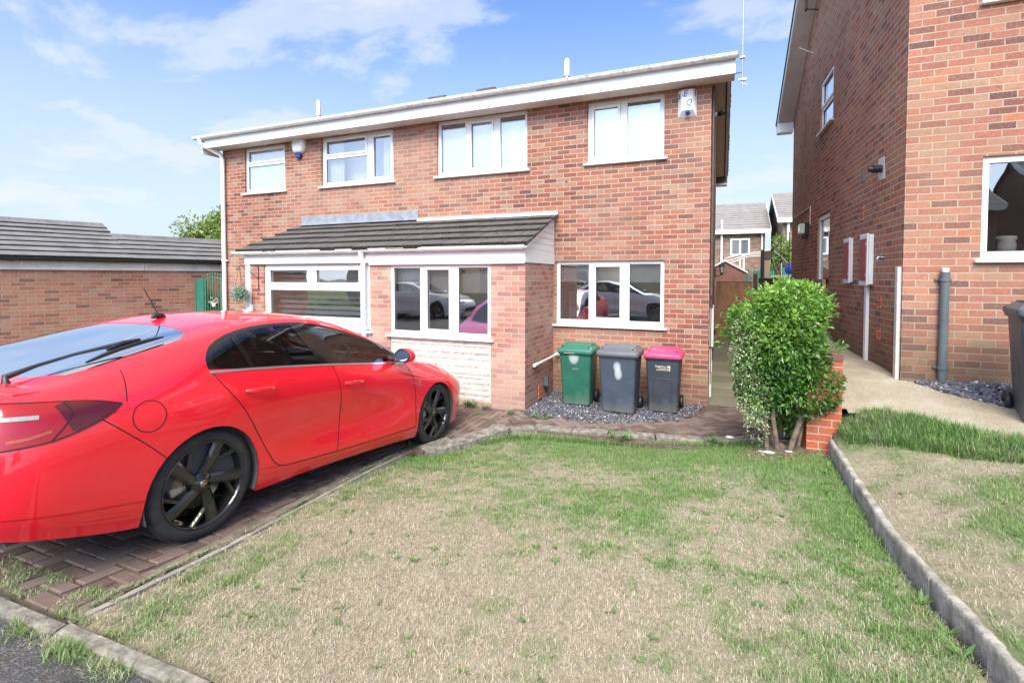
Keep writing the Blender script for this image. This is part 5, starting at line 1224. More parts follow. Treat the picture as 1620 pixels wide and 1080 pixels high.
for y in (.9, 2.6, 4.3, 6.0, 7.6, 9.1):
    part('post', 'timber_fence', fe, lambda b: b.box(.03, .11, y, y+.09, .8, 1.86), bevel=.004)
for k, (y, m_) in enumerate(((5.2, 'pvc'), (6.1, 'gate_green'), (3.1, 'leaf_tree'))): pass
sg = empty('side_gate', (.52, 7.42, 0), label='closed brown timber gate at the end of the side path', cat='gate')
rr = random.Random(4)
for k in range(8):
    x = -.47+k*.1175
    part('board', 'timber_gate', sg, lambda b: b.box(x, x+.114, -.012+rr.uniform(-.002, .002), .01, .10, 1.76), bevel=.003)
part('top_rail', 'timber_dark', sg, lambda b: b.box(-.47, .47, -.016, .02, 1.755, 1.775))
gpz = empty('gate_post', (1.06, 7.42, 0), label='tan timber post on the right of the brown side gate', cat='post')
part('post', 'timber_fence', gpz, lambda b: b.box(-.05, .05, -.05, .05, 0, 2.0), bevel=.005)

# ------------------------------------------------------------------ behind the houses
def back_house(loc, w, dp_, ez_, rz_, lab, wins, wm='brick_far'):
    t = empty('house', loc, 0, lab, 'house')
    part('wall', wm, t, lambda b: (b.box(0, w, 0, dp_, 0, ez_), b.face([(0, 0, ez_), (0, dp_, ez_), (0, dp_/2, rz_)]), b.face([(w, 0, ez_), (w, dp_, ez_), (w, dp_/2, rz_)])))
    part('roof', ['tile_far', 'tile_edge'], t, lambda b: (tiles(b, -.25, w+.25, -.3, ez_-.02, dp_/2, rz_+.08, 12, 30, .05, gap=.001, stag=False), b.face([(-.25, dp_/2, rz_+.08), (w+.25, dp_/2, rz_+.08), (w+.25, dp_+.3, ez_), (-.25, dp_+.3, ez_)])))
    part('fascia', 'pvc', t, lambda b: (b.box(-.25, w+.25, -.33, -.3, ez_-.25, ez_-.02), [b.prism([(x, -.33, ez_-.2), (x, dp_/2, rz_-.1), (x, dp_/2, rz_+.07), (x, -.33, ez_)], (.03, 0, 0)) for x in (-.28, w+.25)]))
    for (x0, x1, z0, z1) in wins:
        fr = part('window', 'pvc', t, lambda b: (rings(b, Matrix.Identity(4), x0, x1, z0, z1, .09, -.06, .0), b.box((x0+x1)/2-.05, (x0+x1)/2+.05, -.055, 0, z0, z1)))
        part('pane', 'glass_bright', fr, lambda b: b.box(x0+.05, x1-.05, -.03, -.02, z0+.05, z1-.05)); part('blind', 'blind_white', fr, lambda b: b.box(x0+.05, x1-.05, -.012, -.006, z0+.05, z1-.05))
    return t
hA = back_house((-5.7, 22.3, -.2), 8.1, 6.5, 4.75, 6.55, 'far brown brick house with a white window beyond the side gate', [(6.35, 7.35, 3.3, 4.25), (3.0, 4.6, 3.3, 4.25), (5.0, 6.0, .9, 2.0)])
part('downpipe', 'pvc', hA, lambda b: (b.tube([(5.9, -.1, 0), (5.9, -.1, 5.3)], .06, 0, 8), b.tube([(7.95, -.1, 0), (7.95, -.1, 4.6)], .045, 0, 8)))
hB = back_house((3.05, 20.4, -.2), 9, 6.2, 5.1, 6.75, 'far house with its side gable showing beside the right-hand house', [(1.4, 2.6, 3.4, 4.5)])
part('downpipe', 'pvc', hB, lambda b: b.tube([(.25, -.1, 0), (.25, -.1, 5.0)], .07, 0, 8))
s1 = empty('shed', (.55, 11.5, 0), label='small reddish brown shed with a pitched roof behind the side gate', cat='shed')
part('wall', 'shed_brown', s1, lambda b: b.prism([(-.9, 0, 0), (.42, 0, 0), (.42, 0, 2.1), (-.25, 0, 2.48), (-.9, 0, 2.1)], (0, 1.8, 0)))
part('roof_trim', 'pvc_old', s1, lambda b: (b.prism([(-.25, -.06, 2.47), (.52, -.06, 2.03), (.52, -.06, 2.09), (-.25, -.06, 2.55)], (0, 1.95, 0)), b.prism([(-.25, -.06, 2.47), (-1.0, -.06, 2.03), (-1.0, -.06, 2.09), (-.25, -.06, 2.55)], (0, 1.95, 0))))
for (x0, x1, y, z) in ((1.05, 2.05, 13.2, 2.16), (2.45, 4.1, 14.4, 2.25)):
    t = empty('fence_panel', ((x0+x1)/2, y, 0), label='green metal garden fence panel behind the side gate' if x0 < 2 else 'wider green metal fence panel behind the blue peg bag', cat='fence')
    part('panel', 'green_steel', t, lambda b: [b.box(-(x1-x0)/2, (x1-x0)/2, -.01+.004*(k % 2), .01, z-.17*(k+1), z-.17*k-.006) for k in range(12)])
def post(x, y, z, r, m, lab, square=True):
    t = empty('garden_post', (x, y, 0), 0, lab, 'post'); part('post', m, t, lambda b: b.box(-r, r, -r, r, 0, z) if square else b.tube([(0, 0, 0), (0, 0, z)], r, 0, 10)); return t
post(1.32, 8.7, 2.72, .045, 'black_plastic', 'tall black post beyond the brown fence')
tp = post(1.50, 9.3, 2.45, .07, 'post_tan', 'pale tan timber post with a dark cap beside the black post'); part('cap', 'timber_dark', tp, lambda b: b.box(-.09, .09, -.09, .09, 2.45, 2.72))
post(1.02, 9.0, 2.1, .07, 'concrete', 'short pale concrete fence post behind the side gate')
post(1.83, 8.9, 3.2, .012, 'black_plastic', 'thin dark rod beyond the fence, left one', False); post(2.05, 8.9, 3.25, .012, 'black_plastic', 'thin dark rod beyond the fence, right one', False)
post(1.90, 9.5, 2.35, .03, 'pvc', 'slim white post in front of the green panel', False)
pg = empty('pergola', (1.05, 12.5, 0), label='white timber pergola rails against the far house', cat='pergola')
part('rail', 'pvc_old', pg, lambda b: [b.tube([(-.75, .1, 2.42+k*.10), (-.4, .1, 2.50+k*.10), (.0, 0, 2.66+k*.06), (.8, 0, 2.72+k*.09)], .022, 0, 6) for k in range(3)])
part('upright', 'pvc_old', pg, lambda b: [b.box(x, x+.06, 0, .06, 0, 2.6) for x in (-.25, -.12)])
ps = empty('garden_table', (2.2, 10.4, 0), label='pale garden table top just showing over the brown fence', cat='table')
part('table_top', 'stone_white', ps, lambda b: b.box(-.55, .35, -.4, .4, 1.92, 1.96)); part('leg', 'timber_dark', ps, lambda b: b.box(-.03, .03, -.03, .03, 0, 1.92))
pb = empty('peg_bag', (2.22, 10.2, 2.22), label='small blue peg bag hanging beyond the brown fence', cat='bag')
part('bag', 'blue_cloth', pb, lambda b: b.lathe([(.0, -.22), (.10, -.20), (.15, -.08), (.12, .05), (.06, .10), (.0, .12)], n=12)); part('line', 'pvc_old', pb, lambda b: b.tube([(0, 0, .1), (-.45, .1, .55)], .008, 0, 5))
pb['label'] = 'small blue peg bag hanging beyond the brown fence'
def tree(loc, h, r, n, lab, seed, ls=(.12, .25), tone=None):
    t = empty('tree', loc, 0, lab, 'tree'); r3 = random.Random(seed); P = []
    for k in range(22):
        a = r3.uniform(0, 6.28); q = r*r3.uniform(.1, .75); z = h*r3.uniform(.45, .92); c = Vector((q*math.cos(a), q*math.sin(a), z)); rb = r*r3.uniform(.22, .42)
        for _ in range(n//22):
            d = Vector((r3.gauss(0, 1), r3.gauss(0, 1), r3.gauss(0, .8))).normalized(); P.append((c+d*rb*(r3.random()**.5), d))
    leaves('crown', 'leaf_tree', P, t, ls, .5, seed)
    def f(b):
        b.tube([(0, 0, 0), (.05, 0, h*.3), (0, .05, h*.6)], [.14, .11, .06], 0, 8)
        for k in range(9):
            a = r3.uniform(0, 6.28); b.tube([(0, 0, h*(.25+.04*k)), (r*.3*math.cos(a), r*.3*math.sin(a), h*(.45+.03*k)), (r*.6*math.cos(a), r*.6*math.sin(a), h*(.6+.03*k))], [.06, .04, .015], 0, 6)
    part('trunk', 'bark', t, f)
    return t
tree((-18.9, 6.6, -.2), 4.75, 1.9, 12000, 'bushy tree rising behind the garage roof', 5, (.10, .22))
tree((2.75, 16.0, -.2), 4.3, .8, 3500, 'slender green tree in front of the far house', 6, (.08, .16))
# street side that the windows and the paint mirror
def opp(x, y, lab, w=7.5):
    t = back_house((x, y, .2), w, 8, 5.0, 7.4, lab, [], wm='render_cream' if x < 0 else 'brick_far'); t.rotation_euler = (0, 0, PI); t.location = (x+w, y, .2)
    for (x0, x1, z0, z1) in ((.8, 2.4, 3.2, 4.4), (4.4, 6.4, 3.2, 4.4), (.8, 2.8, .9, 2.2)):
        fr = part('window', 'pvc', t, lambda b: rings(b, Matrix.Identity(4), x0, x1, z0, z1, .09, -.06, .0)); part('pane', 'glass_bright', fr, lambda b: b.box(x0+.05, x1-.05, -.03, -.02, z0+.05, z1-.05))
for k, x in enumerate((-24, -14.5, -5, 5.5, 15)): opp(x, -22-1.5*(k % 2), 'brick house number %s along the far side of the street' % ['one', 'two', 'three', 'four', 'five'][k])
gf = empty('boundary_wall', (0, -15.2, .2), label='low pale rendered wall across the street', cat='wall')
part('panels', 'render_cream', gf, lambda b: b.box(-14, 12, 0, .12, 0, .9))
for (x, y, h, r, s) in ((24, -17, 6.5, 2.6, 8), (-12.5, -17, 6, 2.4, 9)):
    tree((x, y, .2), h, r, 5000, 'leafy street tree across the road at the %s' % ('right' if x > 0 else 'left'), s, (.14, .3))
# ------------------------------------------------------------------ the red hatchback
ST = {  # lines from sill to roof centre; 16 stations from rear centre round the side to front centre
0: [(-1.03,0,.36),(-1.02,.40,.36),(-.98,.74,.35),(-.82,.86,.31),(-.40,.885,.215),(0,.89,.19),(.4,.89,.185),(.9,.885,.19),(1.4,.885,.185),(1.95,.885,.17),(2.35,.89,.155),(2.78,.89,.16),(3.2,.87,.17),(3.50,.72,.18),(3.66,.40,.19),(3.70,0,.19)],
1: [(-1.09,0,.50),(-1.08,.42,.50),(-1.03,.78,.47),(-.85,.895,.44),(-.40,.925,.37),(0,.935,.35),(.4,.925,.335),(.9,.918,.305),(1.4,.915,.29),(1.95,.915,.275),(2.35,.92,.265),(2.78,.925,.30),(3.2,.895,.33),(3.55,.74,.36),(3.71,.42,.37),(3.75,0,.37)],
2: [(-1.12,0,.68),(-1.11,.42,.68),(-1.06,.76,.67),(-.86,.90,.66),(-.40,.935,.62),(0,.945,.60),(.4,.922,.56),(.9,.897,.53),(1.4,.892,.52),(1.95,.90,.52),(2.35,.925,.54),(2.78,.938,.57),(3.2,.905,.57),(3.54,.76,.56),(3.70,.42,.55),(3.745,0,.55)],
3: [(-1.12,0,.88),(-1.10,.42,.88),(-1.03,.72,.88),(-.84,.865,.88),(-.42,.918,.86),(0,.928,.855),(.4,.925,.85),(.9,.918,.83),(1.4,.912,.81),(1.95,.905,.79),(2.35,.905,.775),(2.78,.90,.755),(3.15,.86,.72),(3.47,.72,.69),(3.64,.40,.70),(3.69,0,.70)],
4: [(-1.12,0,1.015),(-1.10,.40,1.01),(-1.0,.66,1.0),(-.81,.785,1.0),(-.43,.835,1.035),(0,.865,1.045),(.4,.872,1.042),(.9,.868,1.02),(1.4,.862,.995),(1.95,.853,.966),(2.35,.83,.935),(2.78,.79,.885),(3.12,.73,.82),(3.38,.60,.76),(3.54,.36,.75),(3.60,0,.755)],
5: [(-.97,0,1.025),(-.95,.38,1.025),(-.86,.60,1.03),(-.70,.69,1.06),(-.38,.745,1.135),(0,.76,1.225),(.38,.735,1.32),(.88,.708,1.36),(1.37,.72,1.295),(1.88,.785,1.13),(2.30,.80,.972),(2.74,.73,.915),(3.07,.62,.85),(3.32,.47,.79),(3.47,.28,.775),(3.52,0,.775)],
6: [(-.86,0,1.035),(-.84,.36,1.037),(-.75,.53,1.065),(-.60,.60,1.115),(-.34,.635,1.19),(0,.63,1.285),(.38,.60,1.375),(.88,.585,1.41),(1.37,.60,1.355),(1.85,.68,1.19),(2.22,.72,1.02),(2.66,.62,.94),(3.0,.50,.875),(3.25,.36,.81),(3.38,.2,.79),(3.42,0,.79)],
7: [(-.76,0,1.06),(-.74,.26,1.065),(-.66,.34,1.09),(-.5,.38,1.145),(-.28,.40,1.225),(.03,.40,1.32),(.4,.37,1.405),(.88,.36,1.44),(1.37,.37,1.40),(1.82,.42,1.245),(2.3,.46,1.03),(2.62,.38,.965),(2.95,.3,.895),(3.15,.2,.84),(3.26,.12,.815),(3.3,0,.815)],
8: [(-.70,0,1.075),(-.67,0,1.085),(-.58,0,1.115),(-.44,0,1.165),(-.22,0,1.24),(.06,0,1.335),(.4,0,1.42),(.88,0,1.45),(1.36,0,1.415),(1.80,0,1.27),(2.4,0,1.025),(2.62,0,.975),(2.92,0,.905),(3.08,0,.855),(3.18,0,.83),(3.24,0,.825)]}
def catmull(P, t):
    n = len(P)-1; i = min(int(t), n-1); u = t-i
    p1, p2 = P[i], P[i+1]; p0 = P[i-1] if i > 0 else p1*2-p2; p3 = P[i+2] if i+2 <= n else p2*2-p1
    m1, m2 = (p2-p0)*.5, (p3-p1)*.5
    return (2*u**3-3*u**2+1)*p1 + (u**3-2*u**2+u)*m1 + (-2*u**3+3*u**2)*p2 + (u**3-u**2)*m2
SU, SV = 9, 7
grid = np.array([ST[k] for k in range(9)], float)
nu, nv = 15*SU+1, 8*SV+1
A = np.zeros((9, nu, 3))
for k in range(9):
    for i in range(nu): A[k, i] = catmull(grid[k], i/SU)
G_ = np.zeros((nv, nu, 3))
for i in range(nu):
    c = A[:, i]
    for j in range(nv): G_[j, i] = catmull(c, j/SV)
G_[:, 0, 1] = 0; G_[:, -1, 1] = 0; G_[-1, :, 1] = 0
def car_surface():
    bm = bmesh.new(); V = []
    for s in (-1, 1):
        vv = [[bm.verts.new((G_[j, i, 0], s*G_[j, i, 1], G_[j, i, 2])) for i in range(nu)] for j in range(nv)]
        for j in range(nv-1):
            for i in range(nu-1):
                q = [vv[j][i], vv[j][i+1], vv[j+1][i+1], vv[j+1][i]]
                bm.faces.new(q if s < 0 else q[::-1])
    bmesh.ops.remove_doubles(bm, verts=bm.verts, dist=.0008); bmesh.ops.recalc_face_normals(bm, faces=bm.faces)
    return bm
BM0 = car_surface()
_c = sum(((f.calc_center_median().z-.7)*f.normal.z for f in BM0.faces))
if _c < 0: bmesh.ops.reverse_faces(BM0, faces=BM0.faces)
BVH0 = BVHTree.FromBMesh(BM0); BM0.faces.ensure_lookup_table(); BM0.normal_update()
def snorm(p):
    h = BVH0.find_nearest(p)
    f = BM0.faces[h[2]]; w = [1/max(1e-6, (v.co-h[0]).length_squared) for v in f.verts]; n = Vector((0, 0, 0))
    for v, k in zip(f.verts, w): n += v.normal*k
    return n.normalized()
def poly_in(x, y, P):
    s = 0
    for i in range(len(P)):
        a, b = P[i], P[(i+1) % len(P)]; c = (b[0]-a[0])*(y-a[1])-(b[1]-a[1])*(x-a[0])
        if abs(c) < 1e-9: continue
        if s == 0: s = 1 if c > 0 else -1
        elif (c > 0) != (s > 0): return False
    return True
def cut(bm, P, axis, side):
    """score the surface along a convex outline projected along y ('s': side view) or z ('t': plan)"""
    xs = [p[0] for p in P]; ys = [p[1] for p in P]; m = .06
    k = 2 if axis == 's' else 1
    for i in range(len(P)):
        a, b = P[i], P[(i+1) % len(P)]; dx, dy = b[0]-a[0], b[1]-a[1]
        if axis == 's': no = Vector((dy, 0, -dx)); co = Vector((a[0], 0, a[1]))
        else: no = Vector((dy, -dx, 0)); co = Vector((a[0], a[1], 0))
        fs = [f for f in bm.faces if side(f) and min(v.co.x for v in f.verts) < max(xs)+m and max(v.co.x for v in f.verts) > min(xs)-m and min(v.co[k] for v in f.verts) < max(ys)+m and max(v.co[k] for v in f.verts) > min(ys)-m]
        ed = {e for f in fs for e in f.edges}; vt = {v for f in fs for v in f.verts}
        bmesh.ops.bisect_plane(bm, geom=list(vt)+list(ed)+fs, plane_co=co, plane_no=no.normalized(), dist=1e-5)
def inside(f, P, axis):
    c = f.calc_center_median(); return poly_in(c.x, c.z if axis == 's' else c.y, P)
def archpoly(cx, cz, r): return [(cx+r*math.cos(a), cz+r*math.sin(a)) for a in [PI*k/18 for k in range(19)]] + [(cx-r, -.1), (cx+r, -.1)]
DLO = [(.010,1.055),(.003,1.10),(.006,1.135),(.022,1.175),(.058,1.218),(.109,1.251),(.19,1.288),(.286,1.318),(.40,1.342),(.517,1.358),(.70,1.371),(.878,1.374),(1.042,1.359),(1.20,1.334),(1.365,1.299),(1.50,1.267),(1.625,1.233),(1.85,1.160),(2.074,1.076),(2.17,1.02),(2.20,.965),(2.16,.952),(1.55,.985),(.925,1.018),(.45,1.040)]
P1 = [(.075,1.068),(.048,1.10),(.048,1.140),(.075,1.183),(.13,1.225),(.218,1.262),(.305,1.064)]
P2 = [(.345,1.063),(.262,1.278),(.33,1.298),(.42,1.318),(.53,1.333),(.65,1.343),(.765,1.346),(.975,1.034)]
P3 = [(1.225,1.022),(1.03,1.332),(1.20,1.303),(1.37,1.266),(1.50,1.232),(1.62,1.198),(1.78,1.142),(1.90,1.095),(1.985,1.05),(2.0,.985)]
TL = [(-.50,.928),(-.60,.952),(-.72,.965),(-1.3,.985),(-1.3,.765),(-.95,.768),(-.80,.788),(-.69,.822),(-.61,.855),(-.54,.895)]
TL2 = [(-.50,.928),(-.60,.952),(-.74,.964),(-.78,.95),(-.72,.82),(-.69,.822),(-.61,.855),(-.54,.895)]
HL = [(3.05,.80),(3.3,.79),(3.7,.74),(3.7,.60),(3.42,.62),(3.22,.68)]
RS = [(-.74,-.56),(-.66,-.665),(-.52,-.69),(-.2,-.688),(-.06,-.665),(.02,-.58),(.06,-.3),(.07,0),(.06,.3),(.02,.58),(-.06,.665),(-.2,.688),(-.52,.69),(-.66,.665),(-.74,.56),(-.765,.25),(-.77,0),(-.765,-.25)]
WS = [(1.52,-.56),(1.45,-.3),(1.43,0),(1.45,.3),(1.52,.56),(2.10,.69),(2.27,.66),(2.42,.35),(2.46,0),(2.42,-.35),(2.27,-.66),(2.10,-.69)]
bm = BM0.copy(); bm.faces.ensure_lookup_table()
sideY = lambda f: abs(f.calc_center_median().y) > .5
allf = lambda f: f.calc_center_median().z > .9
lampf = lambda f: abs(f.calc_center_median().y) > .30
for P_ in (DLO, P1, P2, P3): cut(bm, P_, 's', sideY)
for P_ in (TL, TL2, HL): cut(bm, P_, 's', lampf)
for P_ in (RS, WS): cut(bm, P_, 't', allf)
AR = archpoly(.01, .335, .375); AF = archpoly(2.742, .325, .378)
for P_ in (AR, AF): cut(bm, P_, 's', lampf)
cls = {}
for f in bm.faces:
    c = f.calc_center_median(); k = 'body'
    if abs(c.y) > .5 and (inside(f, AR, 's') or inside(f, AF, 's')): k = None
    elif abs(c.y) > .5 and inside(f, DLO, 's') and c.z > .94 and abs(c.y) > .55:
        s = 'r' if c.y < 0 else 'l'; k = 'trim'+s
        for i, q in enumerate((P1, P2, P3)):
            if inside(f, q, 's'): k = 'pane%d%s' % (i, s)
    elif allf(f) and inside(f, RS, 't'): k = 'rear_screen'
    elif allf(f) and inside(f, WS, 't'): k = 'windscreen'
    elif abs(c.y) > .42 and c.x < -.49 and inside(f, TL, 's'): k = ('tailA' if inside(f, TL2, 's') else 'tailB') + ('r' if c.y < 0 else 'l')
    elif abs(c.y) > .42 and c.x > 3 and inside(f, HL, 's'): k = 'head' + ('r' if c.y < 0 else 'l')
    cls.setdefault(k, []).append(f)
def cpart(name, key, mat, parent, off=0., label=None, lip=0.):
    fs = cls.get(key, [])
    idx = {}; v = []; n = []; F = []
    for f in fs:
        q = []
        for w in f.verts:
            if w.index not in idx:
                idx[w.index] = len(v); nn = snorm(w.co); v.append(w.co + nn*off); n.append(nn)
            q.append(idx[w.index])
        F.append(q)
    if lip:   # fold the open edges inwards so panels have thickness
        cnt = {}
        for q in F:
            for a, c in zip(q, q[1:]+q[:1]): cnt[(a, c)] = cnt.get((a, c), 0)+1
        bd = [(a, c) for (a, c) in cnt if (c, a) not in cnt]; mp = {}
        for a, c in bd:
            for k in (a, c):
                if k not in mp: mp[k] = len(v); v.append(Vector(v[k]) - n[k]*lip); n.append(n[k])
            F.append([c, a, mp[a], mp[c]])
    me = D.meshes.new(name); me.from_pydata([tuple(x) for x in v], [], F); me.materials.append(M[mat]); me.polygons.foreach_set('use_smooth', [True]*len(F))
    me.normals_split_custom_set_from_vertices([tuple(x) for x in n])
    o = D.objects.new(name, me); col.objects.link(o); o.parent = parent
    if label: o['label'] = label
    return o
bm.verts.index_update()
OW = Vector((-2.88, -5.69, .235)); FW = Vector((-2.87, -2.96, -.01)); ex = (FW-OW).normalized(); ez_ = (Vector((0, 0, 1))-ex*ex.z).normalized(); ey = ez_.cross(ex)
car = empty('parked_car', (0, 0, 0), label='bright red hatchback with black wheels parked on the block paved drive', cat='car')
car.matrix_world = Matrix((( *(ex), 0), (*(ey), 0), (*(ez_), 0), (0, 0, 0, 1))).transposed(); car.location = OW + ey*.905
car.rotation_euler = Matrix((ex, ey, ez_)).transposed().to_euler()
body = cpart('body', 'body', 'paint_red', car, lip=.012)
for s in 'rl':
    cpart('window_surround', 'trim'+s, 'black_gloss', car)
    for i, nm in enumerate(('quarter_window', 'rear_door_window', 'front_door_window')): cpart(nm, 'pane%d%s' % (i, s), 'glass_car', car, -.004)
    t = cpart('tail_light', 'tailB'+s, 'lens_red', car, .003); cpart('lens', 'tailA'+s, 'lens_dark', t, .003); cpart('headlight', 'head'+s, 'lens_clear', car, .002)
cpart('rear_screen', 'rear_screen', 'glass_car_dark', car, -.003); cpart('windscreen', 'windscreen', 'glass_car', car, -.003)
def onside(x, z, off=.0012, sgn=-1):
    h = BVH0.ray_cast(Vector((x, sgn*2, z)), Vector((0, -sgn, 0)))
    p = h[0] if h[0] else Vector((x, sgn*.9, z)); n = snorm(p); return p+n*off, n
def ribbon(b, P, w, off=.0015, sgn=-1, step=.02, closed=False, m=0):
    Q = []
    for a, c in zip(P, P[1:]+([P[0]] if closed else [])):
        k = max(1, int(math.hypot(c[0]-a[0], c[1]-a[1])/step))
        Q += [(a[0]+(c[0]-a[0])*i/k, a[1]+(c[1]-a[1])*i/k) for i in range(k)]
    if not closed: Q.append(P[-1])
    pts = [onside(x, z, off, sgn) for x, z in Q]; v = []; n = len(pts)
    for i, (p, nn) in enumerate(pts):
        t = (pts[(i+1) % n if closed else min(i+1, n-1)][0]-pts[i-1 if (closed or i) else 0][0]).normalized(); s = t.cross(nn).normalized()*w/2
        v += [p-s, p+s]
    b.mesh(v, [(2*i, 2*i+1, 2*((i+1) % n)+1, 2*((i+1) % n)) for i in range(n if closed else n-1)], m)
def smooth_poly(P, k=6): A_ = [np.array(p) for p in P]; return [tuple(catmull(A_, i/k)) for i in range((len(P)-1)*k+1)]
RD = smooth_poly([(.03,1.045),(.07,.985),(.115,.928),(.236,.779),(.369,.574),(.456,.435),(.52,.35),(.60,.312),(.75,.302),(1.161,.284)]); 
SPL = smooth_poly([(1.10,1.015),(1.135,.91),(1.175,.76),(1.190,.60),(1.188,.468),(1.161,.284)]); FD = smooth_poly([(2.17,.955),(2.235,.86),(2.273,.737),(2.30,.5),(2.321,.271)]); SIL = [(1.161,.284),(1.7,.273),(2.321,.271)]
for s in (-1, 1):
    for P_, w_ in ((RD, .007), (SPL, .007), (FD, .007), (SIL, .007), ([(-.455,1.10),(-.462,1.02),(-.475,.935)], .006), (smooth_poly([(-.60,.862),(-.48,.765),(-.36,.665),(-.27,.58)]), .006), (smooth_poly([(2.95,.69),(3.1,.60),(3.25,.50)]), .005)):
        part('panel_gap', 'seam', body, lambda b: ribbon(b, P_, w_, sgn=s))
part('fuel_flap_gap', 'seam', body, lambda b: ribbon(b, [(-.37+.087*math.cos(a), .84+.087*math.sin(a)) for a in [2*PI*k/28 for k in range(28)]], .0055, sgn=-1, closed=True, step=.05))
for s in (-1, 1):
    part('waist_trim', 'chrome', car, lambda b: (ribbon(b, [(.01,1.05),(.30,1.049),(.60,1.041),(.925,1.028),(1.115,1.020)], .016, .004, s), ribbon(b, [(1.115,1.020),(1.55,.995),(1.95,.972),(2.16,.957)], .014, .004, s)))
def handle(x0, x1, z):
    p0, n0 = onside(x0, z, .0); p1, n1 = onside(x1, z-.010, .0); d = (p1-p0); h = d.length; d.normalize(); u = d.cross(n0).normalized()
    def f(b):
        secs = []
        for t, r, o in ((0, .55, .006), (.08, .9, .026), (.3, 1, .034), (.7, 1, .034), (.92, .9, .028), (1, .5, .008)):
            c = p0+d*h*t+n0*o; secs.append([tuple(c+u*.016*r*math.cos(a)+n0*.009*r*math.sin(a)) for a in [2*PI*k/12 for k in range(12)]])
        loft(b, secs)
    part('door_handle', 'paint_red', car, f)
    def g(b):
        c = (p0+p1)/2-n0*.001; n = 18; v = [tuple(c+n0*.0035)]; 
        for k in range(n): a = 2*PI*k/n; q = c+d*.075*math.cos(a)+u*.042*math.sin(a); qq = BVH0.find_nearest(q); v.append(tuple(qq[0]+qq[1]*.002))
        b.mesh(v, [(0, 1+k, 1+(k+1) % n) for k in range(n)])
    part('handle_recess', 'seam', car, lambda b: None) if False else None
handle(.235, .475, .905); handle(1.215, 1.445, .853)
def mir(b):
    secs = []
    for t, r in ((0, .15), (.04, .75), (.3, 1.0), (.75, .98), (.95, .85), (1.0, .7)):
        secs.append([(1.93+.115*(1-t)-.0, -.985+.105*r*math.cos(a)+.0, 1.055+.072*r*math.sin(a)+.008*math.cos(a)) for a in [2*PI*k/20 for k in range(20)]])
    loft(b, secs)
    b.prism([(1.98, -.86, .985), (2.06, -.86, .985), (2.06, -.86, 1.02), (1.98, -.86, 1.03)], (0, -.10, .01))
mo = part('door_mirror', 'paint_red', car, mir)
part('mirror_face', 'mirror_glass', mo, lambda b: b.face([(1.9275, -.985+.078*math.cos(a), 1.055+.056*math.sin(a)) for a in [2*PI*k/22 for k in range(22)]]))
part('mirror_rim', 'black_plastic', mo, lambda b: (b.tube([(1.928, -.985+.085*math.cos(a), 1.055+.062*math.sin(a)) for a in [2*PI*k/22 for k in range(23)]], .008, 0, 6), b.box(1.95, 2.05, -.96, -.86, .982, .998)))
def wiper(b):
    def ns(x, y): h = BVH0.ray_cast(Vector((x, y, 3)), Vector((0, 0, -1))); return h[0]+h[1]*.02
    up = Vector((-.2, 0, 1)); a = ns(-.83, -.50)
    b.tube([a-up*.03, a+up*.012, ns(-.69, -.475)+up*.02, ns(-.55, -.53)+up*.028, ns(-.36, -.60)+up*.03], [.024, .017, .010, .009, .012], 0, 8)
    pts = [ns(-.56+.42*t, -.655+.03*t)+up*(.004+.012*math.sin(PI*t)) for t in (0, .2, .4, .6, .8, 1)]; b.tube(pts, [.007, .012, .013, .013, .012, .006], 0, 8)
    b.tube([ns(-.45, -.64)+up*.03, ns(-.36, -.62)+up*.034, ns(-.27, -.625)+up*.03], [.008, .017, .008], 0, 8)
part('rear_wiper', 'black_plastic', car, wiper)
def ant(b):
    h = BVH0.ray_cast(Vector((.20, 0, 3)), Vector((0, 0, -1)))[0]
    b.tube([h+Vector((.06, 0, -.005)), h+Vector((.02, 0, .018)), h+Vector((-.03, 0, .02)), h+Vector((-.05, 0, 0))], [.012, .022, .022, .008], 0, 10); b.tube([h+Vector((0, 0, .02)), h+Vector((-.12, 0, .22))], [.005, .0035], 0, 6)
part('roof_antenna', 'black_plastic', car, ant)
def lipsp(b):
    secs = []
    for k in range(25):
        y = -.76+1.52*k/24; q = max(0, 1-(y/.76)**2); t = min(1, (1-abs(y)/.76)*6)
        x0 = -.80-.06*q; x1 = -.885-.17*q**.6
        h0 = BVH0.ray_cast(Vector((x0, y, 3)), Vector((0, 0, -1)))[0]; h1 = BVH0.ray_cast(Vector((x1, y*.97, 3)), Vector((0, 0, -1)))[0]
        if not h0 or not h1: continue
        secs.append([tuple(h0+Vector((0, 0, .002))), tuple(h1+Vector((-.012, 0, .004+.026*t))), tuple(h1+Vector((-.016, 0, -.002+.008*t))), tuple(h1+Vector((.01, 0, -.012)))])
    loft(b, secs, smooth=False)
part('lip_spoiler', 'paint_red', car, lipsp, bevel=.004)
for s in (-1, 1):
    for P_ in ([(-.50,.930),(-.60,.954),(-.72,.967),(-.98,.978)], [(-.97,.766),(-.80,.787),(-.69,.821),(-.61,.854),(-.54,.894),(-.50,.928)], [(-.74,.962),(-.72,.90),(-.80,.79)]):
        part('lamp_gap', 'seam', body, lambda b: ribbon(b, smooth_poly(P_), .006, .0045, s))
    part('bumper_crease_shade', 'crease_shade', body, lambda b: ribbon(b, smooth_poly([(-.99,.456),(-.85,.432),(-.705,.409),(-.36,.362)]), .004, .0015, s)); part('skirt_crease_shade', 'crease_shade', body, lambda b: ribbon(b, [(.395,.338),(.60,.312)], .004, .0015, s))  # folds drawn as thin dark red ribbons in place of their shading
for s in (-1, 1): part('lamp_bar', 'lens_white', car, lambda b: ribbon(b, [(-.84, .905), (-.93, .905), (-.985, .904)], .022, .006, s))
for s in (-1, 1): part('indicator_lens', 'lens_amber', car, lambda b: ribbon(b, [(-.80, .835), (-.88, .812), (-.95, .803)], .014, .005, s))
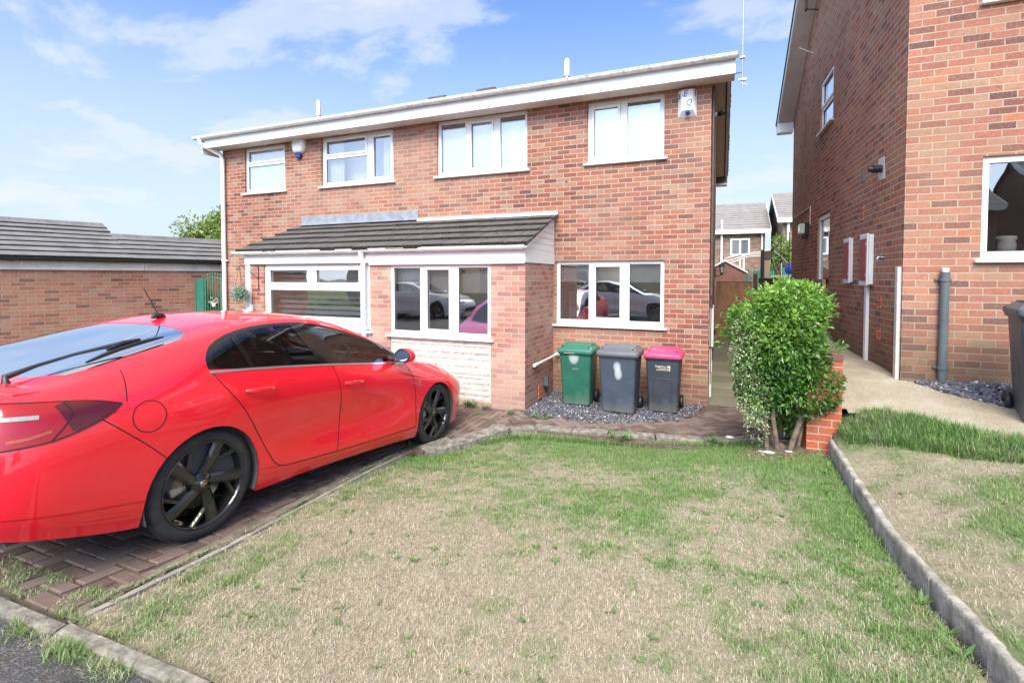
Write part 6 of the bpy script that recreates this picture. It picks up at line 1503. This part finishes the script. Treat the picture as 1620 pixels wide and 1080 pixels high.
part('fender_badge', 'chrome', car, lambda b: (ribbon(b, [(2.335, .745), (2.385, .742)], .022, .004), ribbon(b, [(2.34, .712), (2.38, .710)], .010, .004)))
part('front_bumper_grille', 'black_plastic', car, lambda b: b.prism([(3.74, -.5, .25), (3.76, -.5, .40), (3.76, .5, .40), (3.74, .5, .25)], (.01, 0, 0)))
# cabin
def cabin(b):
    b.box(-.9, 2.4, -.80, .80, .30, .34); b.box(-.62, .02, -.70, .70, .80, .96); b.box(1.82, 2.35, -.76, .76, .62, .945)
    for s in (-1, 1): b.box(-.3, 2.2, s*.83-.01, s*.83+.01, .35, .97)
part('cabin', 'cabin', car, cabin)
for (x, y) in ((1.05, -.37), (1.05, .37), (.18, -.40), (.18, .40)):
    st = part('seat', 'seat', car, lambda b: (loft(b, [rrect(.16, .50, .06, .60, cx=x-.02, cy=y), rrect(.15, .50, .06, .85, cx=x-.08, cy=y), rrect(.11, .44, .05, 1.06, cx=x-.14, cy=y), rrect(.08, .36, .03, 1.10, cx=x-.15, cy=y)]), loft(b, [rrect(.5, .5, .06, .5, cx=x+.2, cy=y), rrect(.5, .5, .06, .64, cx=x+.2, cy=y)])))
    part('headrest', 'seat', st, lambda b: loft(b, [rrect(.07, .24, .03, 1.12, cx=x-.16, cy=y), rrect(.10, .27, .04, 1.18, cx=x-.16, cy=y), rrect(.09, .26, .04, 1.26, cx=x-.18, cy=y), rrect(.05, .2, .02, 1.29, cx=x-.18, cy=y)]))
def swheel(b):
    T = Matrix.Translation((1.66, -.37, .98)) @ Matrix.Rotation(-1.15, 4, 'Y')
    b.tube([T @ Vector((.18*math.cos(a), .18*math.sin(a), 0)) for a in [2*PI*k/28 for k in range(29)]], .016, 0, 8)
    b.tube([T @ Vector((0, -.17, 0)), T @ Vector((0, .17, 0))], .014, 0, 6); b.tube([T @ Vector((-.17, 0, 0)), T @ Vector((0, 0, 0))], .014, 0, 6); b.lathe([(.0, -.03), (.06, -.03), (.065, .0), (.03, .02), (.0, .022)], n=16, T=T)
part('steering_wheel', 'cabin', car, swheel)
part('interior_mirror', 'black_plastic', car, lambda b: b.box(1.68, 1.71, -.12, .12, 1.24, 1.30), bevel=.01)
# wheels
def wheel(x, s):
    """s = -1 right, +1 left; built at its axle"""
    yo = s*.905
    W = empty('wheel_hub', (0, 0, 0)); 
    def yy(d): return yo - s*d
    def ty(b):
        pr = [(.262, .012), (.270, .003), (.288, -.001), (.315, .004), (.332, .014), (.340, .030), (.3435, .05), (.3435, .20), (.338, .225), (.32, .24), (.26, .245)]
        T = Matrix.Translation((x, 0, .3435))
        b.lathe([(r, yy(d)) for r, d in pr], n=64, T=T, axis='y')
        # tread blocks on the shoulder
        for k in range(72):
            a = 2*PI*k/72
            for (d0, d1) in ((.028, .075), (.085, .12), (.13, .165), (.175, .215)):
                c, sn = math.cos(a), math.sin(a); c2, s2 = math.cos(a+.06), math.sin(a+.06); r0, r1 = .340, .3452
                P_ = [(x+r*cc, yy(d), .3435+r*ss) for d in (d0, d1) for r in (r0, r1) for (cc, ss) in ((c, sn), (c2, s2))]
                b.mesh(P_, [(2, 3, 7, 6), (0, 1, 3, 2), (4, 6, 7, 5), (0, 2, 6, 4), (1, 5, 7, 3)])
    o = part('tyre', 'tyre', car, ty)
    def rim(b):
        T = Matrix.Translation((x, 0, .3435))
        b.lathe([(.268, yy(.006)), (.272, yy(.001)), (.266, yy(-.002)), (.258, yy(.006)), (.248, yy(.03)), (.242, yy(.10)), (.245, yy(.22))], n=64, T=T, axis='y')
        b.lathe([(.0, yy(.022)), (.030, yy(.022)), (.034, yy(.028)), (.062, yy(.034)), (.075, yy(.05)), (.075, yy(.09))], n=40, T=T, axis='y')
        def sp(a0, r0, w0, a1, r1, w1, d0, d1, th=.035):
            pts = []
            for (a, r, w, d) in ((a0, r0, w0, d0), (a1, r1, w1, d1)):
                c = Vector((r*math.cos(a), 0, r*math.sin(a))); pts.append((c, w, d))
            dr = (pts[1][0]-pts[0][0]).normalized(); sd = Vector((-dr.z, 0, dr.x)); v = []
            n = 6
            for i in range(n+1):
                u = i/n; c = pts[0][0].lerp(pts[1][0], u); w = w0+(w1-w0)*u; d = d0+(d1-d0)*u - .006*math.sin(PI*u)
                for (k, e) in ((-1, .012), (-.55, 0), (.55, 0.002), (1, .014), (.8, th), (-.8, th)):
                    q = c+sd*w*k; v.append((x+q.x, yy(d+e), .3435+q.z))
            b.mesh(v, [(i*6+k, i*6+(k+1) % 6, (i+1)*6+(k+1) % 6, (i+1)*6+k) for i in range(n) for k in range(6)], 0)
        for k in range(5):
            a = 2*PI*k/5+.35; m = s
            sp(a, .045, .032, a+m*.38, .258, .042, .034, .008)          # the long leading blade
            sp(a+m*.22, .135, .012, a+m*.90, .260, .020, .030, .012, .03)        # the arm that forks back
    r = part('rim', 'rim_black', o, rim)
    part('wheel_nut', 'black_plastic', r, lambda b: [b.tube([(x+.048*math.cos(2*PI*k/5), yy(.030), .3435+.048*math.sin(2*PI*k/5)), (x+.048*math.cos(2*PI*k/5), yy(.045), .3435+.048*math.sin(2*PI*k/5))], .009, 0, 6) for k in range(5)])
    part('centre_cap', 'gold', r, lambda b: (b.lathe([(.0, yy(.020)), (.022, yy(.0195)), (.0235, yy(.022))], n=24, T=Matrix.Translation((x, 0, .3435)), axis='y')))
    part('cap_emblem', 'black_gloss', r, lambda b: (b.lathe([(.0195, yy(.0188)), (.0165, yy(.0188))], n=24, T=Matrix.Translation((x, 0, .3435)), axis='y'), b.tube([(x+.010, yy(.0186), .3435+.010), (x-.004, yy(.0186), .3435+.011), (x-.006, yy(.0186), .3435+.003), (x+.006, yy(.0186), .3435-.003), (x+.004, yy(.0186), .3435-.011), (x-.010, yy(.0186), .3435-.009)], .0022, 0, 5)))
    part('brake_disc', 'disc_metal', car, lambda b: b.lathe([(.05, yy(.085)), (.158, yy(.085)), (.158, yy(.105)), (.05, yy(.105))], n=40, T=Matrix.Translation((x, 0, .3435)), axis='y'))
    part('brake_caliper', 'caliper', car, lambda b: b.prism([(x+.155*math.cos(a)*q, yy(.065), .3435+.155*math.sin(a)*q) for (a, q) in ((2.7, 1.15), (2.9, 1.2), (3.2, 1.2), (3.45, 1.15), (3.4, .72), (3.2, .68), (2.95, .68), (2.75, .72))], (0, -s*.06, 0)), bevel=.006)
    D.objects.remove(W)
    def well(b):
        cx, cz, rr_ = (.01, .335, .372) if x < 1 else (2.742, .325, .375)
        n = 20; v = []
        for k in range(n+1):
            a = -.35+(PI+.7)*k/n
            v += [(cx+rr_*math.cos(a), s*.915, cz+rr_*math.sin(a)), (cx+rr_*math.cos(a), s*.55, cz+rr_*math.sin(a))]
        b.mesh(v, [(2*k, 2*k+1, 2*k+3, 2*k+2) for k in range(n)], 0, True)
        b.face([(cx+rr_*math.cos(a), s*.56, cz+rr_*math.sin(a)) for a in [-.35+(PI+.7)*k/n for k in range(n+1)]])
    part('wheel_arch_liner', 'cabin', car, well)
for x in (.01, 2.742):
    for s in (-1, 1): wheel(x, s)
part('underbody', 'cabin', car, lambda b: b.face([(-.95, -.7, .30), (-.95, .7, .30), (-.4, .8, .2), (3.3, .8, .18), (3.6, .4, .2), (3.6, -.4, .2), (3.3, -.8, .18), (-.4, -.8, .2)]))
BM0.free() if False else None
# two white cars in the road, seen only in the windows
def recolour(root, a, c):
    for o in [root]+kids(root)+[g for k in kids(root) for g in kids(k)]:
        if o.type != 'MESH': continue
        for sl_ in o.material_slots:
            if sl_.material == M[a]: sl_.link = 'OBJECT'; sl_.material = M[c]
for (x, y, rz, lab) in ((-4.7, -11.6, 0.04, 'white hatchback parked across the street, behind the camera'), (-12.6, -11.8, 0.02, 'second white hatchback behind the camera, farther along the street')):
    c2 = copy_tree(car); c2.location = (x, y, stz(x)+.01); c2.rotation_euler = (0, 0, rz); tag(c2, lab, 'car', 'white cars across the street'); recolour(c2, 'paint_red', 'paint_white')
# ------------------------------------------------------------------ camera, light, sky
CS, CR, CL, TINT, HZC, CLC = (1., 1.5, 1), .5, (-.15, .2, 0), (.66, .72, .84), (2.12, 2.36, 2.65), (2.5, 2.66, 2.8)
sc = bpy.context.scene
cam = D.cameras.new('camera'); co_ = D.objects.new('camera', cam); col.objects.link(co_); sc.camera = co_
yaw, pitch, roll = -.3858, .0305, .0012
fwd = Vector((math.sin(yaw)*math.cos(pitch), math.cos(yaw)*math.cos(pitch), -math.sin(pitch))); rgt = Vector((math.cos(yaw), -math.sin(yaw), 0)); up_ = rgt.cross(fwd)
r_ = rgt*math.cos(roll)+up_*math.sin(roll); u_ = -rgt*math.sin(roll)+up_*math.cos(roll)
Mx = Matrix((r_, u_, -fwd)).transposed().to_4x4(); Mx.translation = (.1513, -7.7685, 1.9037); co_.matrix_world = Mx
cam.sensor_width = 36; cam.lens = 776.9/1620*36; cam.shift_x = -(823.8-810)/1620; cam.shift_y = (461.6-540)/1620; cam.clip_start = .05; cam.clip_end = 1500
SD_ = Vector((.13, -.74, .78)).normalized()
sun = D.lights.new('sun', 'SUN'); so = D.objects.new('sun', sun); col.objects.link(so); sun.energy = 2.6; sun.angle = math.radians(34); sun.color = (1, .93, .80)
so.rotation_euler = SD_.to_track_quat('Z', 'Y').to_euler(); so.location = SD_*40
w = D.worlds.new('World'); sc.world = w; w.use_nodes = True; nt = w.node_tree; nt.nodes.clear()
out = nt.nodes.new('ShaderNodeOutputWorld'); bg = nt.nodes.new('ShaderNodeBackground'); L(nt, bg.outputs[0], out.inputs[0]); bg.inputs[1].default_value = .15
sky = nt.nodes.new('ShaderNodeTexSky'); sky.sky_type = 'NISHITA'; sky.sun_disc = False; sky.sun_elevation = math.asin(SD_.z); sky.sun_rotation = math.atan2(SD_.x, SD_.y)
sky.air_density = 1.0; sky.dust_density = 1.2; sky.ozone_density = 3.5; sky.altitude = 50
tc = nt.nodes.new('ShaderNodeTexCoord'); sp = N(nt, 'ShaderNodeSeparateXYZ'); L(nt, tc.outputs['Generated'], sp.inputs[0])
el = math_(nt, 'MAXIMUM', sp.outputs[2], 0.0); zz = math_(nt, 'ADD', el, .16)
cv = N(nt, 'ShaderNodeCombineXYZ'); L(nt, math_(nt, 'DIVIDE', sp.outputs[0], zz), cv.inputs[0]); L(nt, math_(nt, 'DIVIDE', sp.outputs[1], zz), cv.inputs[1])
mp = N(nt, 'ShaderNodeMapping'); L(nt, cv.outputs[0], mp.inputs[0]); mp.inputs['Scale'].default_value = CS; mp.inputs['Rotation'].default_value = (0, 0, CR); mp.inputs['Location'].default_value = CL
n1 = noise(nt, 1.5, mp.outputs[0], 10, .58, .25); n2 = noise(nt, .55, mp.outputs[0], 2, .5)
dens = math_(nt, 'ADD', math_(nt, 'MULTIPLY', n1.outputs[0], .62), math_(nt, 'MULTIPLY', n2.outputs[0], .45))
dens = math_(nt, 'ADD', dens, math_(nt, 'MULTIPLY', ramp(nt, [(.57, 0.), (.85, 1.)], sp.outputs[2]).outputs[0], .28))
cl = ramp(nt, [(.555, 0.), (.62, .55), (.72, .92)], dens, 'EASE').outputs[0]
glow = math_(nt, 'ADD', 1.0, math_(nt, 'MULTIPLY', math_(nt, 'MAXIMUM', math_(nt, 'MULTIPLY', sp.outputs[1], -1.0), 0.0), 1.6))   # sunward half of the sky, out of view, brightened for more ambient light
skt = mixc(nt, sky.outputs[0], TINT, 1.0, 'MULTIPLY')
hz = ramp(nt, [(0., .95), (.14, .72), (.50, .0)], el, 'EASE').outputs[0]
c1 = mixc(nt, skt, HZC, hz)
c2_ = mixc(nt, c1, CLC, cl)
gl = N(nt, 'ShaderNodeVectorMath', operation='SCALE'); L(nt, c2_, gl.inputs[0]); L(nt, glow, gl.inputs['Scale']); c2_ = gl.outputs[0]
L(nt, c2_, bg.inputs[0])
vs = sc.view_settings; sc.display_settings.display_device = 'sRGB'; vs.view_transform = 'Standard'; vs.look = 'None'; vs.gamma = 1; vs.exposure = 1.24; vs.use_curve_mapping = False
sc.render.film_transparent = False
sc.cycles.max_bounces = 8; sc.cycles.transparent_max_bounces = 12
